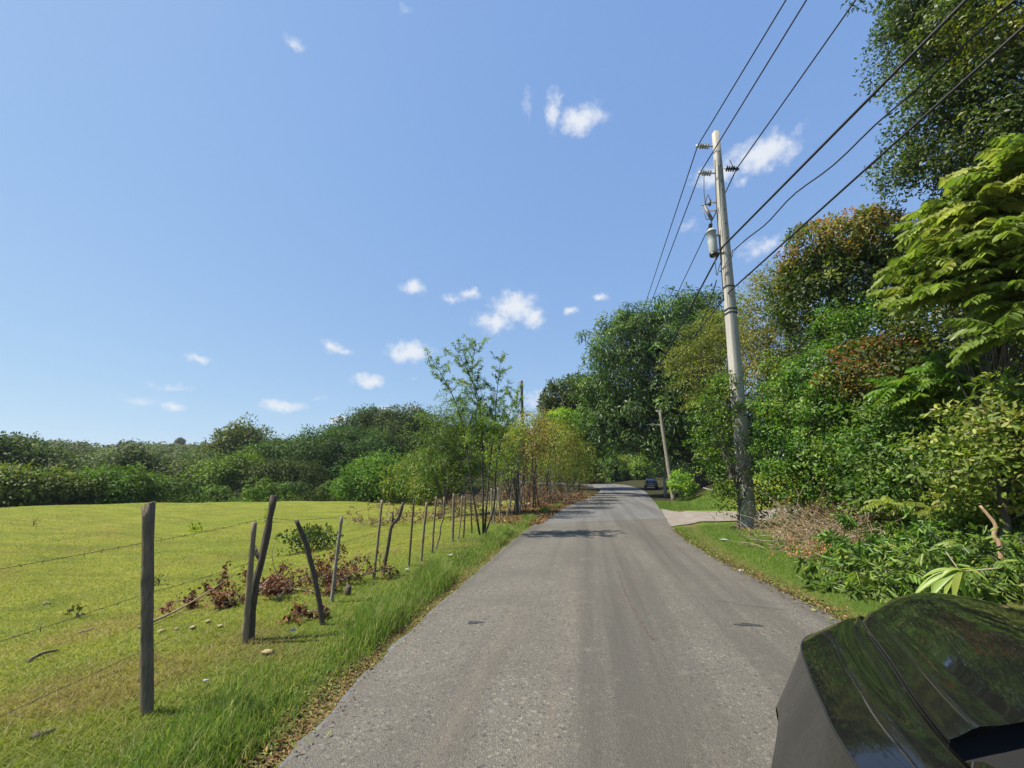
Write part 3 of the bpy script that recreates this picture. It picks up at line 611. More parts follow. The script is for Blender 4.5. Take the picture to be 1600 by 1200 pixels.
b0 = on(*(atr(1470, 800, 13.87)[:2]))
frond_tree('pinnate_sapling', 'lower sapling with feather-like leaves under the bright long-leaved tree',
    [lobe(1450, 600, 13.60, 50, 34), lobe(1480, 570, 13.60, 46, 26), lobe(1420, 630, 13.60, 30, 22)], b0, atr(1460, 650, 13.87), .04, 150, 122, [((.075, .125, .022), 3), ((.10, .14, .024), 2)], length=.7, LL=.17, LW=.075)
b0 = on(*(atr(1425, 835, 12.2)[:2]))
frond_tree('feathery_seedling', 'low plant with yellowish feather leaves beside the leaf litter on the bank', [lobe(1395, 790, 12.2, 26, 8), lobe(1440, 800, 12.0, 26, 8), lobe(1480, 790, 12.4, 24, 8)],
    b0, b0 + [0, 0, .35], .015, 50, 123, [((.10, .15, .025), 2), ((.12, .15, .03), 1)], length=.42, pairs=8, LL=.12, LW=.045, cat='plant')

b0 = on(*(atr(1560, 800, 16.5)[:2]))
tree('vine_draped_tree', 'dark vine draped tree behind the bright long-leaved tree', [lobe(1470, 520, 16.2, 56, 46), lobe(1540, 560, 16, 66, 60), lobe(1600, 520, 16, 60, 70), lobe(1510, 620, 16, 70, 50), lobe(1590, 620, 15.8, 60, 56), lobe(1440, 570, 16.4, 40, 40), lobe(1560, 440, 16.5, 70, 60), lobe(1660, 420, 16.5, 80, 90), lobe(1500, 440, 16.8, 50, 50)],
     b0, atr(1550, 640, 16.5), .14, GREEN, 119, dens=5, per=30, clr=.22, L=.14, W=.075, inner=.25, lob_noise=.34)
# --- the bush climbing on the concrete pole
pole_b = atz(1168, 812, .33); pole_b[2] = float(gz(pole_b[0], pole_b[1]))
pr = math.hypot(pole_b[0], pole_b[1])
b0 = on(*(atr(1150, 800, pr - .75)[:2]))
tree('climbing_bush', 'leafy green bush growing around the foot of the concrete pole',
     [lobe(1116, 640, pr - .6, 26, 36), lobe(1135, 608, pr - .4, 18, 20), lobe(1112, 690, pr - .6, 26, 38), lobe(1124, 735, pr - .7, 22, 34), lobe(1204, 655, pr + .6, 18, 46), lobe(1208, 720, pr + .5, 22, 50), lobe(1132, 780, pr - .6, 15, 18), lobe(1160, 642, pr - .5, 7, 8), lobe(1174, 704, pr - .5, 8, 12), lobe(1180, 752, pr - .5, 8, 14), lobe(1202, 790, pr + .5, 22, 22)],
     b0, b0 + [0, 0, 2.2], .05, mid, 117, cat='bush', dens=8, per=26, clr=.17, L=.105, W=.056, fine=True, inner=.2, lob_noise=.36, flat=.7)
b0 = G(1066, 772)
tree('round_bush', 'small bright bush at the foot of the leaning wooden pole', [lobe(1063, 755, 36, 15, 14), lobe(1070, 764, 36, 14, 10)], b0, b0 + [0, 0, .6], .03, [((.09, .15, .02), 3), ((.13, .17, .03), 1)], 118, cat='bush', dens=9, per=16, clr=.14, L=.2, W=.1, inner=.2)

# --- beyond the bend: bushes in the light
for k_, (px, py, r, w, h, lb) in enumerate([(948, 728, 92, 18, 20, 'green bush behind the bend, right of the thin far post'), (975, 732, 95, 18, 16, 'bright bush in the middle of the far bend'),
        (1000, 730, 93, 14, 15, 'yellow green bush behind the parked dark car'), (922, 735, 84, 14, 20, 'leafy bush behind the bend, left of the thin far post')]):
    b0 = on(*azpt(px, r)); tree('verge_bush', lb, [lobe(px, py, r, w, h), lobe(px + 6, py + 10, r, w, h * .7), lobe(px - 7, py + 8, r, w * .7, h * .7)], b0, b0 + [0, 0, 1.5], .05,
        [((.085, .13, .022), 3), ((.06, .10, .018), 2), ((.13, .15, .03), 1)], 130 + k_, cat='bush', group='bushes beyond the bend', dens=3, per=16, clr=.3, L=.42, W=.2)

# --- left: slim tree at the fence and its neighbours
def stem_tree(name, label, base, stems, r0, seed, pal, rng_scale=1.0, twigs=16, LL=.05, LW=.018, group=None, tw_len=(.35, .95), mat='leaf', leaf_from=.28, dense=26, bark='bark_dark'):
    rng = np.random.default_rng(seed); root = thing(name, label, 'tree', base, group); w = Geo(); g = Geo(); base = np.asarray(base, float)
    for st in stems:
        p = smooth_path(np.asarray(st) - base, 16); L_ = len(p); tube(w, p, np.linspace(r0, r0 * .18, L_), 6, jit=.05, rng=rng)
        for q in range(twigs):
            t = leaf_from + (1 - leaf_from) * ((q + rng.random()) / twigs); k = min(int(t * (L_ - 1)), L_ - 2); s = p[k] + (p[k + 1] - p[k]) * (t * (L_ - 1) - k)
            a = q * 2.4 + rng.uniform(-.4, .4); el = rng.uniform(.25, 1.0); ln = rng.uniform(*tw_len) * (1.15 - .75 * max(0, t - .35))
            d = np.array([math.cos(a) * math.cos(el), math.sin(a) * math.cos(el), math.sin(el)])
            tp = smooth_path([s, s + d * ln * .5 + rng.normal(0, .04, 3), s + d * ln + np.array([0, 0, .08 * ln])], 6); tube(w, tp, np.linspace(r0 * .22, .004, len(tp)), 4, cap=False)
            m_ = int(dense * ln / .6); tt = rng.uniform(.12, 1, m_); P = np.stack([np.interp(tt, np.linspace(0, 1, len(tp)), tp[:, j]) for j in range(3)], 1)
            c = pick(rng, pal, 1)[0] * rng.uniform(.8, 1.2)
            # each short side spray carries paired leaflets
            sd = nrm(d * .5 + rng.normal(0, .8, (m_, 3))); npair = 6
            u = np.tile(np.linspace(.1, 1, npair), m_); PP = np.repeat(P, npair, 0) + np.repeat(sd, npair, 0) * (u * .2 * ln)[:, None]
            dd = np.repeat(sd, npair, 0) * .5 + rng.normal(0, .7, (len(PP), 3)); leaves(g, PP, dd, rng.normal(0, .6, PP.shape) + [0, 0, 1], LL * rng.uniform(.7, 1.3, len(PP)), LW * rng.uniform(.8, 1.2, len(PP)), np.repeat(c[None] * rng.uniform(.8, 1.25, (m_, 1)), npair, 0))
    w.build('trunk', M[bark], root, True); g.build('crown', M[mat], root); return root
slim_b = G(752, 836); sr = math.hypot(slim_b[0], slim_b[1])
S = lambda px, py, dr=0: atr(px, py, sr + dr)
fe = [((.080, .135, .030), 3), ((.115, .165, .036), 2), ((.055, .10, .022), 2)]
stem_tree('slim_tree', 'slim many-stemmed tree with feathery leaves standing at the fence', slim_b,
    [[S(750, 838), S(737, 760), S(730, 705), S(716, 640, .3), S(694, 592, .5), S(676, 562, .6)],
     [S(755, 838), S(754, 760, .1), S(753, 680), S(747, 620), S(728, 575, -.2), S(712, 545, -.3)],
     [S(755, 838), S(754, 740, .1), S(751, 650), S(738, 590, .2), S(744, 530, .2)],
     [S(757, 838), S(764, 740, .3), S(772, 670, .4), S(776, 620, .4), S(783, 555, .4)],
     [S(757, 836), S(772, 790, -.2), S(776, 720, -.4), S(795, 650, -.5), S(808, 615, -.5)]], .034, 141, fe, twigs=26, LL=.062, LW=.026, dense=22, leaf_from=.38)
b0 = on(*azpt(693, 22))
tree('acacia_tree', 'soft green feathery tree behind the slim fence tree', [lobe(690, 690, 22, 36, 42), lobe(715, 660, 22, 40, 30), lobe(735, 700, 22, 36, 44), lobe(675, 730, 22, 26, 28), lobe(705, 730, 21.5, 40, 30), lobe(762, 672, 23, 34, 34), lobe(745, 735, 22, 30, 30)],
     b0, b0 + [.3, 0, 1.6], .09, [((.050, .098, .020), 4), ((.070, .120, .024), 2), ((.036, .075, .016), 2)], 142, dens=4.5, per=44, clr=.24, L=.11, W=.038, inner=.35, lob_noise=.42, spread=1.1, flat=.55, nl=24)
# live fence trees: (base px, py, crown lobes, palette, label)
brown = [((.19, .125, .065), 2), ((.15, .105, .055), 1.5), ((.13, .13, .04), 2), ((.09, .125, .028), 2.5)]
yel = [((.115, .155, .028), 3), ((.145, .16, .04), 1.5), ((.08, .125, .022), 2.5), ((.17, .12, .055), 1)]
gr2 = [((.065, .115, .018), 3), ((.09, .14, .02), 2), ((.045, .085, .015), 1), ((.15, .10, .045), .5)]
FENCE_TREES = [
 (792, 806, [(792, 700, 24, 30), (782, 735, 18, 22), (806, 680, 20, 20)], yel, 'thin grey-stemmed fence tree with yellow green leaves, first past the slim tree'),
 (806, 800, [(806, 690, 30, 26), (824, 705, 24, 24), (800, 715, 18, 18)], brown, 'fence tree with thick dark trunk and browning leaves'),
 (832, 793, [(835, 668, 28, 24), (850, 690, 24, 24), (825, 715, 22, 18)], brown, 'tallest browning fence tree, pinkish dry leaves on top'),
 (853, 787, [(860, 680, 28, 20), (845, 720, 26, 24), (872, 705, 20, 22)], yel, 'fence tree with yellow green top above bare grey stems'),
 (873, 783, [(880, 690, 26, 20), (892, 705, 22, 20), (872, 725, 20, 20)], yel, 'fence tree with sunlit yellowish crown near the bend'),
 (888, 779, [(890, 728, 24, 24), (905, 715, 18, 20), (880, 745, 18, 16)], gr2, 'bushy dark-stemmed fence tree second from the bend'),
 (905, 775, [(910, 725, 16, 22), (900, 745, 16, 16), (918, 740, 10, 16)], gr2, 'last leafy green fence tree before the bend'),
]
for k_, (bx, by, lbs, pal, lb) in enumerate(FENCE_TREES):
    b0 = G(bx, by); r = math.hypot(b0[0], b0[1]); rng = np.random.default_rng(150 + k_)
    lobes = [lobe(px, py, r + rng.uniform(-.8, .8), w, h) for px, py, w, h in lbs]
    root = tree('fence_tree', lb, lobes, b0, atr(bx + 2, (by + lbs[0][1]) / 2 + 8, r), .06 if k_ != 1 else .12, pal, 160 + k_, group='trees grown from the fence line', dens=3.6, per=32, clr=.27, L=.13, W=.065, mat='leaf', bark='bark', inner=.45, lob_noise=.5, nl=12)
    w = Geo()                                     # bare side stems
    for q in range(7):
        o = rng.normal(0, .35, 3) * [1.2, 1.2, 0]; tgt = lobes[q % len(lobes)][0] - b0 + rng.normal(0, .5, 3)
        tube(w, smooth_path([o, o + (tgt - o) * .5 + rng.normal(0, .15, 3), tgt], 6), np.linspace(.028, .008, 7), 5)
    w.build('side_stems', M['pale_wood'] if k_ in (0, 3, 5) else M['bark'], root)
b0 = on(*azpt(884, 50))
tree('sapling', 'thin sapling with flat lime green leaf tufts before the dark trees', [lobe(880, 650, 50, 22, 8), lobe(898, 662, 50, 18, 7), lobe(872, 668, 50, 12, 6), lobe(885, 680, 50, 18, 8)], b0, atr(884, 690, 50), .06, [((.13, .18, .02), 3), ((.10, .15, .02), 1)], 171, dens=4, per=14, clr=.3, L=.3, W=.15, flat=.5)
# dry scrub under the fence trees
rng = np.random.default_rng(175)

# --- pasture edge: trees that stand out of the wood
PAST = [
 ('umbrella_tree', 'broad dark flat-topped tree left of the bushes at the pasture corner', [(500, 712, 70, 70, 22), (560, 705, 72, 50, 22), (450, 722, 70, 36, 16), (530, 735, 69, 60, 18)], 520, 70, DARK, .35),
 ('rounded_tree', 'tall dark rounded tree on the ridge above the pasture corner', [(560, 685, 82, 34, 26), (590, 672, 84, 30, 20), (540, 700, 82, 26, 22)], 562, 82, DARK, .4),
 ('rounded_tree', 'dark tree highest on the ridge, next to the feathery tree', [(630, 675, 80, 42, 24), (660, 685, 78, 34, 26), (610, 695, 78, 36, 24), (650, 705, 76, 50, 24)], 635, 79, DARK, .4),
 ('bright_bush', 'big leafy green bush at the far right corner of the pasture', [(590, 752, 44, 40, 26), (560, 762, 44, 26, 18), (620, 760, 43, 30, 22), (605, 740, 45, 26, 16)], 590, 44, [((.055, .10, .014), 3), ((.075, .125, .018), 2), ((.035, .07, .012), 1)], .1),
 ('bright_bush', 'lower yellowish topped bush just left of the feathery tree', [(655, 742, 40, 34, 22), (685, 750, 38, 24, 20), (635, 760, 40, 28, 18), (670, 765, 37, 30, 14)], 658, 40, [((.085, .115, .018), 2), ((.06, .10, .016), 2), ((.12, .125, .025), 1)], .1),
 ('bamboo_clump', 'arching bamboo clump with plumes rising above the ridge', [(372, 695, 98, 22, 22), (355, 705, 98, 18, 18), (392, 700, 98, 20, 18), (340, 715, 97, 16, 14)], 372, 98, [((.085, .125, .026), 3), ((.06, .1, .02), 1)], .2),
 ('broadleaf_tree', 'bright green tree in front of the ridge, left of the flat-topped tree', [(360, 740, 64, 30, 18), (385, 735, 65, 26, 16), (340, 750, 63, 26, 14)], 362, 64, [((.075, .12, .018), 3), ((.055, .095, .015), 1)], .2),
 ('broadleaf_tree', 'dark domed tree standing behind the middle of the pasture', [(205, 735, 74, 28, 22), (225, 745, 73, 22, 18), (190, 745, 73, 20, 18)], 208, 74, DARK, .25),
 ('pale_bush', 'pale green wide bush at the left pasture edge', [(50, 762, 46, 46, 18), (20, 765, 46, 40, 16), (90, 766, 46, 36, 12), (-20, 760, 47, 40, 18)], 45, 46, [((.085, .12, .028), 3), ((.065, .10, .022), 2)], .12),
 ('broadleaf_tree', 'blue green tree at the far left edge of the photo', [(15, 722, 72, 40, 22), (50, 730, 72, 34, 18), (-30, 720, 72, 50, 24)], 15, 72, DARK, .3),
 ('round_green_bush', 'wide low green bush beyond the weathered square fence post', [(170, 762, 47, 46, 16), (205, 765, 47, 32, 12), (140, 766, 47, 30, 11)], 172, 47, [((.05, .09, .014), 3), ((.07, .11, .016), 1)], .1),
 ('flat_topped_tree', 'small spreading dark tree behind the twin fence posts', [(445, 738, 58, 34, 12), (420, 745, 58, 24, 10), (470, 748, 57, 28, 12)], 446, 58, DARK, .2),
]
for k_, (nm, lb, lbs, bx, r, pal, tr) in enumerate(PAST):
    x, y = azpt(bx, r); b0 = on(x, y); lob = [lobe(px, py, rr_, w, h) for px, py, rr_, w, h in lbs]
    tree(nm, lb, lob, b0, (b0 + lob[0][0]) / 2, tr, pal, 180 + k_, cat='bush' if 'bush' in nm else ('bamboo' if 'bamboo' in nm else 'tree'), group='trees and bushes along the pasture', dens=1.7 if r > 55 else 4.4, per=32, clr=.0095 * r, L=.005 * r, W=.0027 * r, mat='leaf_far', lob_noise=.36, nl=10)
# bamboo plumes and lone palm on the skyline
rng = np.random.default_rng(77); x, y = azpt(281, 400); b0 = on(x, y); root = thing('lone_tree', 'tiny lone tree sticking up from the ridge skyline on the left', 'tree', b0); w = Geo(); top = atr(281, 691, 400) - b0; tube(w, [np.zeros(3), top * .5, top], [.5, .4, .3], 5); w.build('trunk', M['bark'], root)
g = Geo(); foliage(g, rng, [(top, np.array([2.2, 2.2, 2.0]))], 2, 10, .5, 1.2, .7, DARK); g.build('crown', M['leaf_far'], root)

# ------------------------------------------------------------------ fence posts
def post(label, path_px, w_px, mat, style='round', group='fence posts along the pasture', top=None, stubs=()):
    b0 = G(*path_px[0]); r = math.hypot(b0[0], b0[1]); k = mpp(path_px[0][0], path_px[0][1], r); rad_ = w_px * k / 2 * (.72 if style == 'square' else .86)
    rng = np.random.default_rng(int(path_px[0][0]))
    pts = [np.array([0, 0, -.12])] + [atr(px, py, r) - b0 if i else np.zeros(3) for i, (px, py) in enumerate(path_px)]
    name = 'fence_post'; g = Geo(); p = smooth_path(pts, 26 if style != 'round' else 22); n = len(p)
    if style == 'square':
        sides = 12; t = np.linspace(0, 1, n); R = rad_ * (1.06 - .06 * t)
        V = []
        for i in range(n):
            a = np.arange(sides) / sides * 2 * np.pi + .3; sq = 1 / np.maximum(np.abs(np.cos(a - .3)), np.abs(np.sin(a - .3))) * .82
            rr = R[i] * sq * (1 + rng.normal(0, .03, sides)) * (1 + .07 * math.sin(i * 1.1) * (i % 3 == 0)); z = p[i, 2] + (.03 * np.cos(a) if i == n - 1 else 0)
            V.append(np.stack([p[i, 0] + np.cos(a) * rr, p[i, 1] + np.sin(a) * rr, np.broadcast_to(z, (sides,))], 1))
        V = np.concatenate(V); i = np.arange(n - 1)[:, None] * sides; j = np.arange(sides)[None]; j2 = (j + 1) % sides
        g.add(V, np.stack([i + j, i + j2, i + sides + j2, i + sides + j], -1).reshape(-1, 4), [((n - 1) * sides, (n - 1) * sides + q, (n - 1) * sides + q + 1) for q in range(1, sides - 1)])
    else:
        R = rad_ * (1.05 - .18 * np.linspace(0, 1, n)) * (1 + rng.normal(0, .05, n)); tube(g, p, R, 9, jit=.06, rng=rng)
        for (i0, v, ln, rr) in stubs:
            s = p[int(i0 * (n - 1))]; v = np.array(v, float); tube(g, [s, s + v * ln * .6, s + v * ln + [0, 0, ln * .3]], [rad_ * rr, rad_ * rr * .8, rad_ * rr * .7], 7, jit=.08, rng=rng)
        for q in range(3):                       # knots
            s = p[rng.integers(4, n - 2)]; d = rdir(rng, 1)[0] * [1, 1, .2]; tube(g, [s, s + d * rad_ * 1.35], [rad_ * .5, rad_ * .28], 6)
    o = g.build(name, M[mat]); o.location = Vector(b0); tag(o, label, 'fence post', group); return b0, p + b0
PO = []
PO.append(post('thick weathered grey square post nearest the camera', [(229, 1115), (230, 950), (232, 789)], 24, 'grey_wood', 'square'))
PO.append(post('tan round post with a splintered pale top', [(382, 1006), (388, 930), (397, 816)], 11, 'tan_wood', stubs=[(.86, (.7, .2, .3), .07, .7)]))
PO.append(post('tall dark forked post crossing behind the splintered tan post', [(391, 1000), (397, 925), (412, 860), (428, 774)], 14, 'dark_wood', stubs=[(.73, (-.9, 0, .7), .14, .8)]))
PO.append(post('charred black post leaning far to the left', [(504, 976), (494, 915), (478, 850), (463, 813)], 9.5, 'dark_wood'))
PO.append(post('slender pale straight post right of the charred leaning post', [(518, 941), (525, 880), (534, 807)], 6.5, 'pale_wood'))
PO.append(post('tall thin tan post just left of the crooked dark post', [(584, 905), (591, 840), (597, 781)], 5.2, 'tan_wood'))
PO.append(post('crooked dark post with a bent upper arm', [(598, 900), (607, 850), (612, 822), (623, 808), (630, 785)], 6.6, 'dark_wood', stubs=[(.66, (-.2, 0, 1), .16, .8)]))
PO.append(post('thin dark straight post between the crooked post and a thick tan post', [(639, 884), (643, 830), (647, 780)], 3.8, 'dark_wood'))
PO.append(post('stout tan round post with a flat cut top', [(658, 877), (662, 830), (667, 785)], 5.2, 'tan_wood'))
PO.append(post('thin grey post standing right of the stout tan post', [(675, 864), (678, 820), (682, 776)], 4.2, 'grey_wood'))
PO.append(post('wavy snaking grey post', [(681, 858), (687, 838), (689, 820), (693, 808), (694, 776)], 3.4, 'grey_wood'))
PO.append(post('rough grey upright post midway between the wavy post and the slim tree', [(707, 846), (708, 810), (709, 771)], 5, 'grey_wood'))
PO.append(post('thin orange brown post', [(716, 843), (720, 810), (722, 775)], 3.0, 'tan_wood'))
PO.append(post('thin dark post right of the orange brown post', [(724, 841), (726, 810), (727, 775)], 3.2, 'dark_wood'))
PO.append(post('thin dark post right in front of the stems of the slim tree', [(737, 833), (736, 800), (735, 772)], 3.0, 'dark_wood'))
PO.append(post('whitish straight post just past the slim tree, left of a pair', [(768, 818), (768, 790), (768, 763)], 3.6, 'pale_wood'))
PO.append(post('whitish thin post, right one of a pair past the slim tree', [(772.5, 818), (772.5, 790), (772, 765)], 2.6, 'pale_wood'))
PO.append(post('pale post with twisted top under the fence trees', [(782, 813), (780, 790), (778, 762)], 3.0, 'pale_wood'))
PO.append(post('far pale post beneath the fence tree with thick dark trunk', [(815, 792), (815, 770), (815, 752)], 2.2, 'pale_wood'))
PO.append(post('far grey post near the litter bank', [(826, 788), (826, 770), (825, 752)], 2.2, 'grey_wood'))
# low stump
b0 = G(543, 930); g = Geo(); rng = np.random.default_rng(9); tube(g, [[0, 0, -.05], [0, 0, .05], [.01, 0, .1], [.0, .01, .14]], [.05, .045, .04, .03], 10, jit=.12, rng=rng); o = g.build('tree_stump', M['dark_wood']); o.location = Vector(b0); tag(o, 'small dark cut stump in the grass by the slender pale post', 'stump')

# barbed wire
def barbed(label, fr, x0off):
    rng = np.random.default_rng(int(fr * 100)); pts = []
    idx = [0, 2, 3, 4, 5, 7, 8, 9, 11, 13, 15, 17, 19]
    p0 = PO[0][1]; st = p0[0] + (p0[-1] - p0[0]) * fr; back = st + np.array([.25, -3.4, .02]); back[0] = -3.1; pts.append(back)
    for i in idx:
        p = PO[i][1]; h = fr * 1.5; b0 = PO[i][0]; k = int(np.argmin(np.abs(p[:, 2] - b0[2] - h))); q = p[k].copy(); q[0] -= .035; pts.append(q)
    path = []
    for a, b_ in zip(pts[:-1], pts[1:]):
        t = np.linspace(0, 1, 9)[:-1]; s = a + (b_ - a) * t[:, None]; s[:, 2] -= .03 * np.linalg.norm(b_ - a) * t * (1 - t); path.append(s)
    path = np.vstack(path + [pts[-1][None]]); g = Geo(); tube(g, path, .0019, 4)
    sl_ = np.r_[0, np.cumsum(np.linalg.norm(np.diff(path, axis=0), axis=1))]
    for d in np.arange(.1, min(sl_[-1], 14), .12):
        c = np.array([np.interp(d, sl_, path[:, k]) for k in range(3)]); v = rdir(rng, 1)[0] * .018; tube(g, [c - v, c + v], [.0024, .0016], 3)
    tag(g.build('barbed_wire', M['rust_wire']), label, 'barbed wire', 'barbed wire strands of the fence')
barbed('top strand of rusty barbed wire on the fence posts', .82, 0)
barbed('middle strand of rusty barbed wire on the fence posts', .55, 0)
barbed('lowest strand of rusty barbed wire on the fence posts', .30, 0)

# ------------------------------------------------------------------ utility poles and lines
def prism_pole(g, base, top, w0, w1, yaw, bev=.12):
    base = np.asarray(base, float); top = np.asarray(top, float); a = np.arange(8) / 8 * 2 * np.pi
    V = []
    for t in np.linspace(0, 1, 12):
        c = base + (top - base) * t; h = (w0 + (w1 - w0) * t) / 2; k = h * bev
        sq = np.array([(h, -h + k), (h, h - k), (h - k, h), (-h + k, h), (-h, h - k), (-h, -h + k), (-h + k, -h), (h - k, -h)])
        cs, sn = math.cos(yaw), math.sin(yaw); sq = sq @ np.array([[cs, sn], [-sn, cs]]); V.append(np.c_[c[0] + sq[:, 0], c[1] + sq[:, 1], np.full(8, c[2])])
    V = np.vstack(V); i = np.arange(11)[:, None] * 8; j = np.arange(8)[None]; j2 = (j + 1) % 8
    g.add(V, np.stack([i + j, i + j2, i + 8 + j2, i + 8 + j], -1).reshape(-1, 4), [(88, 88 + q, 89 + q) for q in range(1, 7)])
m, t, n, l, b = nodes('pole_concrete'); co = coords(t)
c = ramp(t, noise(t, 1.1, 6, .65, coords(t, (3, 3, .5))), [(.28, (.27, .255, .22)), (.55, (.37, .355, .315)), (.75, (.43, .415, .375))]); c = mixc(t, ramp(t, noise(t, 18, 4, .7, co), [(.35, (.45, .45, .45)), (.5, (0, 0, 0))]), c, (.2, .17, .13))
c = mixc(t, ramp(t, noise(t, .8, 5, .7, coords(t, (6, 6, .35))), [(.58, (0, 0, 0)), (.78, (.35, .35, .35))]), c, (.30, .22, .16))
l.new(c, b.inputs['Base Color']); b.inputs['Roughness'].default_value = .9; bp = n.new('ShaderNodeBump'); bp.inputs['Strength'].default_value = .3; l.new(noise(t, 40, 4, .6, co), bp.inputs['Height']); l.new(bp.outputs[0], b.inputs['Normal']); M['concrete'] = m
rootP = thing('utility_pole', 'tall square concrete utility pole with transformer, standing in the climbing bush', 'utility pole', pole_b, 'poles along the lane')
ptop = atr(1118, 207, pr - .05)
Pw = lambda px, py, dr=0: atr(px, py, pr + dr)
def rel(p): return np.asarray(p, float) - pole_b
g = Geo(); prism_pole(g, [0, 0, -.3], rel(ptop), .43, .225, .30); shaft = g.build('shaft', M['concrete'], rootP)
def axis_at(py):                               # pole axis point at a picture height
    lo, hi = 0.0, 1.0
    for _ in range(30):
        m_ = (lo + hi) / 2; p = pole_b + (ptop - pole_b) * m_; v = p - np.array([0, 0, CAMH]); y_ = 600 - FPX * (v @ UP) / (v @ FW)
        if y_ > py: lo = m_
        else: hi = m_
    return pole_b + (ptop - pole_b) * lo
def wid(p): return .43 + (.225 - .43) * (p[2] - pole_b[2]) / (ptop[2] - pole_b[2])
# bolt holes and steel bands
g = Geo(); rngp = np.random.default_rng(4)
for py in (240, 262, 286, 300, 330, 352, 375):
    a = axis_at(py); w_ = wid(a); f = np.array([math.sin(.30), -math.cos(.30), 0]); q = rel(a + f * (w_ / 2 + .002)); g = Geo(); tube(g, [q, q + f * .03], .03, 8); g.build('bolt', M['dark_glaze'], rootP)
for py in (449, 484, 490):
    a = rel(axis_at(py)); w_ = wid(a + pole_b) + .03; g = Geo(); prism_pole(g, a - [0, 0, .03], a + [0, 0, .03], w_, w_, .30); g.build('steel_band', M['wire'], rootP)
# pin insulators on brackets
INS = {}
def insulator(key, end_px, py_att, mat):
    a = axis_at(py_att); e = Pw(*end_px); d = e - a; ln = np.linalg.norm(d); d /= ln; st = a + d * wid(a) * .5; g = Geo()
    tube(g, [rel(st - d * .1), rel(e)], [.03, .022], 6); br = g.build('insulator_bracket', M['steel'], rootP); g = Geo()
    for f in (.35, .5, .65, .8):
        c = st + (e - st) * f; tube(g, [rel(c - d * .035), rel(c - d * .01), rel(c + d * .02), rel(c + d * .045)], [.035, .125, .115, .035], 12)
    tube(g, [rel(e - d * .1), rel(e + d * .09)], [.05, .04], 8); tube(g, [rel(e + [0, 0, -.06]), rel(e + [0, 0, .07])], [.06, .045], 8)
    br2 = g.build('insulator', M[mat], br); INS[key] = e
insulator('a', (1090, 228), 229, 'porcelain'); insulator('b', (1094, 270), 271, 'porcelain'); insulator('c', (1151, 264), 263, 'dark_glaze')
# transformer can
tc0 = Pw(1113, 378, -.1); a = axis_at(378); g = Geo(); c = rel(tc0)
hh = .54; prof = [(0, -hh), (.15, -hh), (.17, -hh + .04), (.178, 0), (.178, hh - .12), (.20, hh - .11), (.20, hh - .06), (.178, hh - .05), (.11, hh + .04), (0, hh + .06)]
k_ = 20; an = np.arange(k_) / k_ * 2 * np.pi; V = np.concatenate([np.stack([c[0] + np.cos(an) * q[0] * 1.0, c[1] + np.sin(an) * q[0], np.full(k_, c[2] + q[1])], 1) for q in prof]); i = np.arange(len(prof) - 1)[:, None] * k_; j = np.arange(k_)[None]; j2 = (j + 1) % k_
g.add(V, np.stack([i + j, i + j2, i + k_ + j2, i + k_ + j], -1).reshape(-1, 4)); can = g.build('transformer', M['tank'], rootP, False)
g = Geo(); tube(g, [c + [0, 0, hh + .04], c + [0, 0, hh + .32]], [.05, .035], 8)
for q in range(4): tube(g, [c + [0, 0, hh + .09 + q * .055], c + [0, 0, hh + .115 + q * .055]], [.075, .05], 10)
g.build('bushing', M['dark_glaze'], can)
for dz in (-.35, .3): g = Geo(); tube(g, [c + [0, 0, dz], rel(a) + [0, 0, dz]], .04, 6); g.build('mount', M['steel'], can)
g = Geo(); tube(g, [c + [0, 0, -hh - .10], c + [0, 0, -hh + .01]], [.16, .175], 14); g.build('base_ring', M['dark_glaze'], can)
# fuse cutout
f0, f1 = rel(Pw(1101, 322)), rel(Pw(1112, 343)); g = Geo(); tube(g, [f0, f1], [.07, .075], 8); tube(g, [rel(Pw(1096, 321)), rel(Pw(1107, 319))], .03, 6); tube(g, [rel(Pw(1097, 323)), rel(Pw(1104, 343)), rel(Pw(1110, 342))], .018, 5)
tube(g, [rel(Pw(1109, 329)), rel(axis_at(329))], .025, 6); tube(g, [rel(Pw(1108, 316)), rel(axis_at(317))], .025, 6); tube(g, [rel(Pw(1109, 321)), rel(Pw(1109, 312))], .06, 8); g.build('fuse_cutout', plain('fuse_grey', (.11, .11, .115), .5), rootP)
g = Geo()
for pth in ([(1100, 271), (1100, 300), (1102, 319)], [(1102, 319), (1106, 304), (1110, 316)], [(1110, 340), (1113, 352)], [(1117, 400), (1119, 425), (1121, 430), (1124, 415), (1127, 408)], [(1125, 425), (1134, 412), (1143, 395), (1145, 390)], [(1124, 425), (1140, 410), (1146, 392)], [(1140, 250), (1146, 262)]):
    tube(g, smooth_path([rel(Pw(x, y, -.32)) for x, y in pth], 10), .016, 5)
tube(g, smooth_path([rel(Pw(x, y, -.30)) for x, y in [(1117, 250), (1120, 330), (1127, 420), (1131, 470)]], 12), .02, 5); g.build('jumper_cables', M['wire'], rootP)
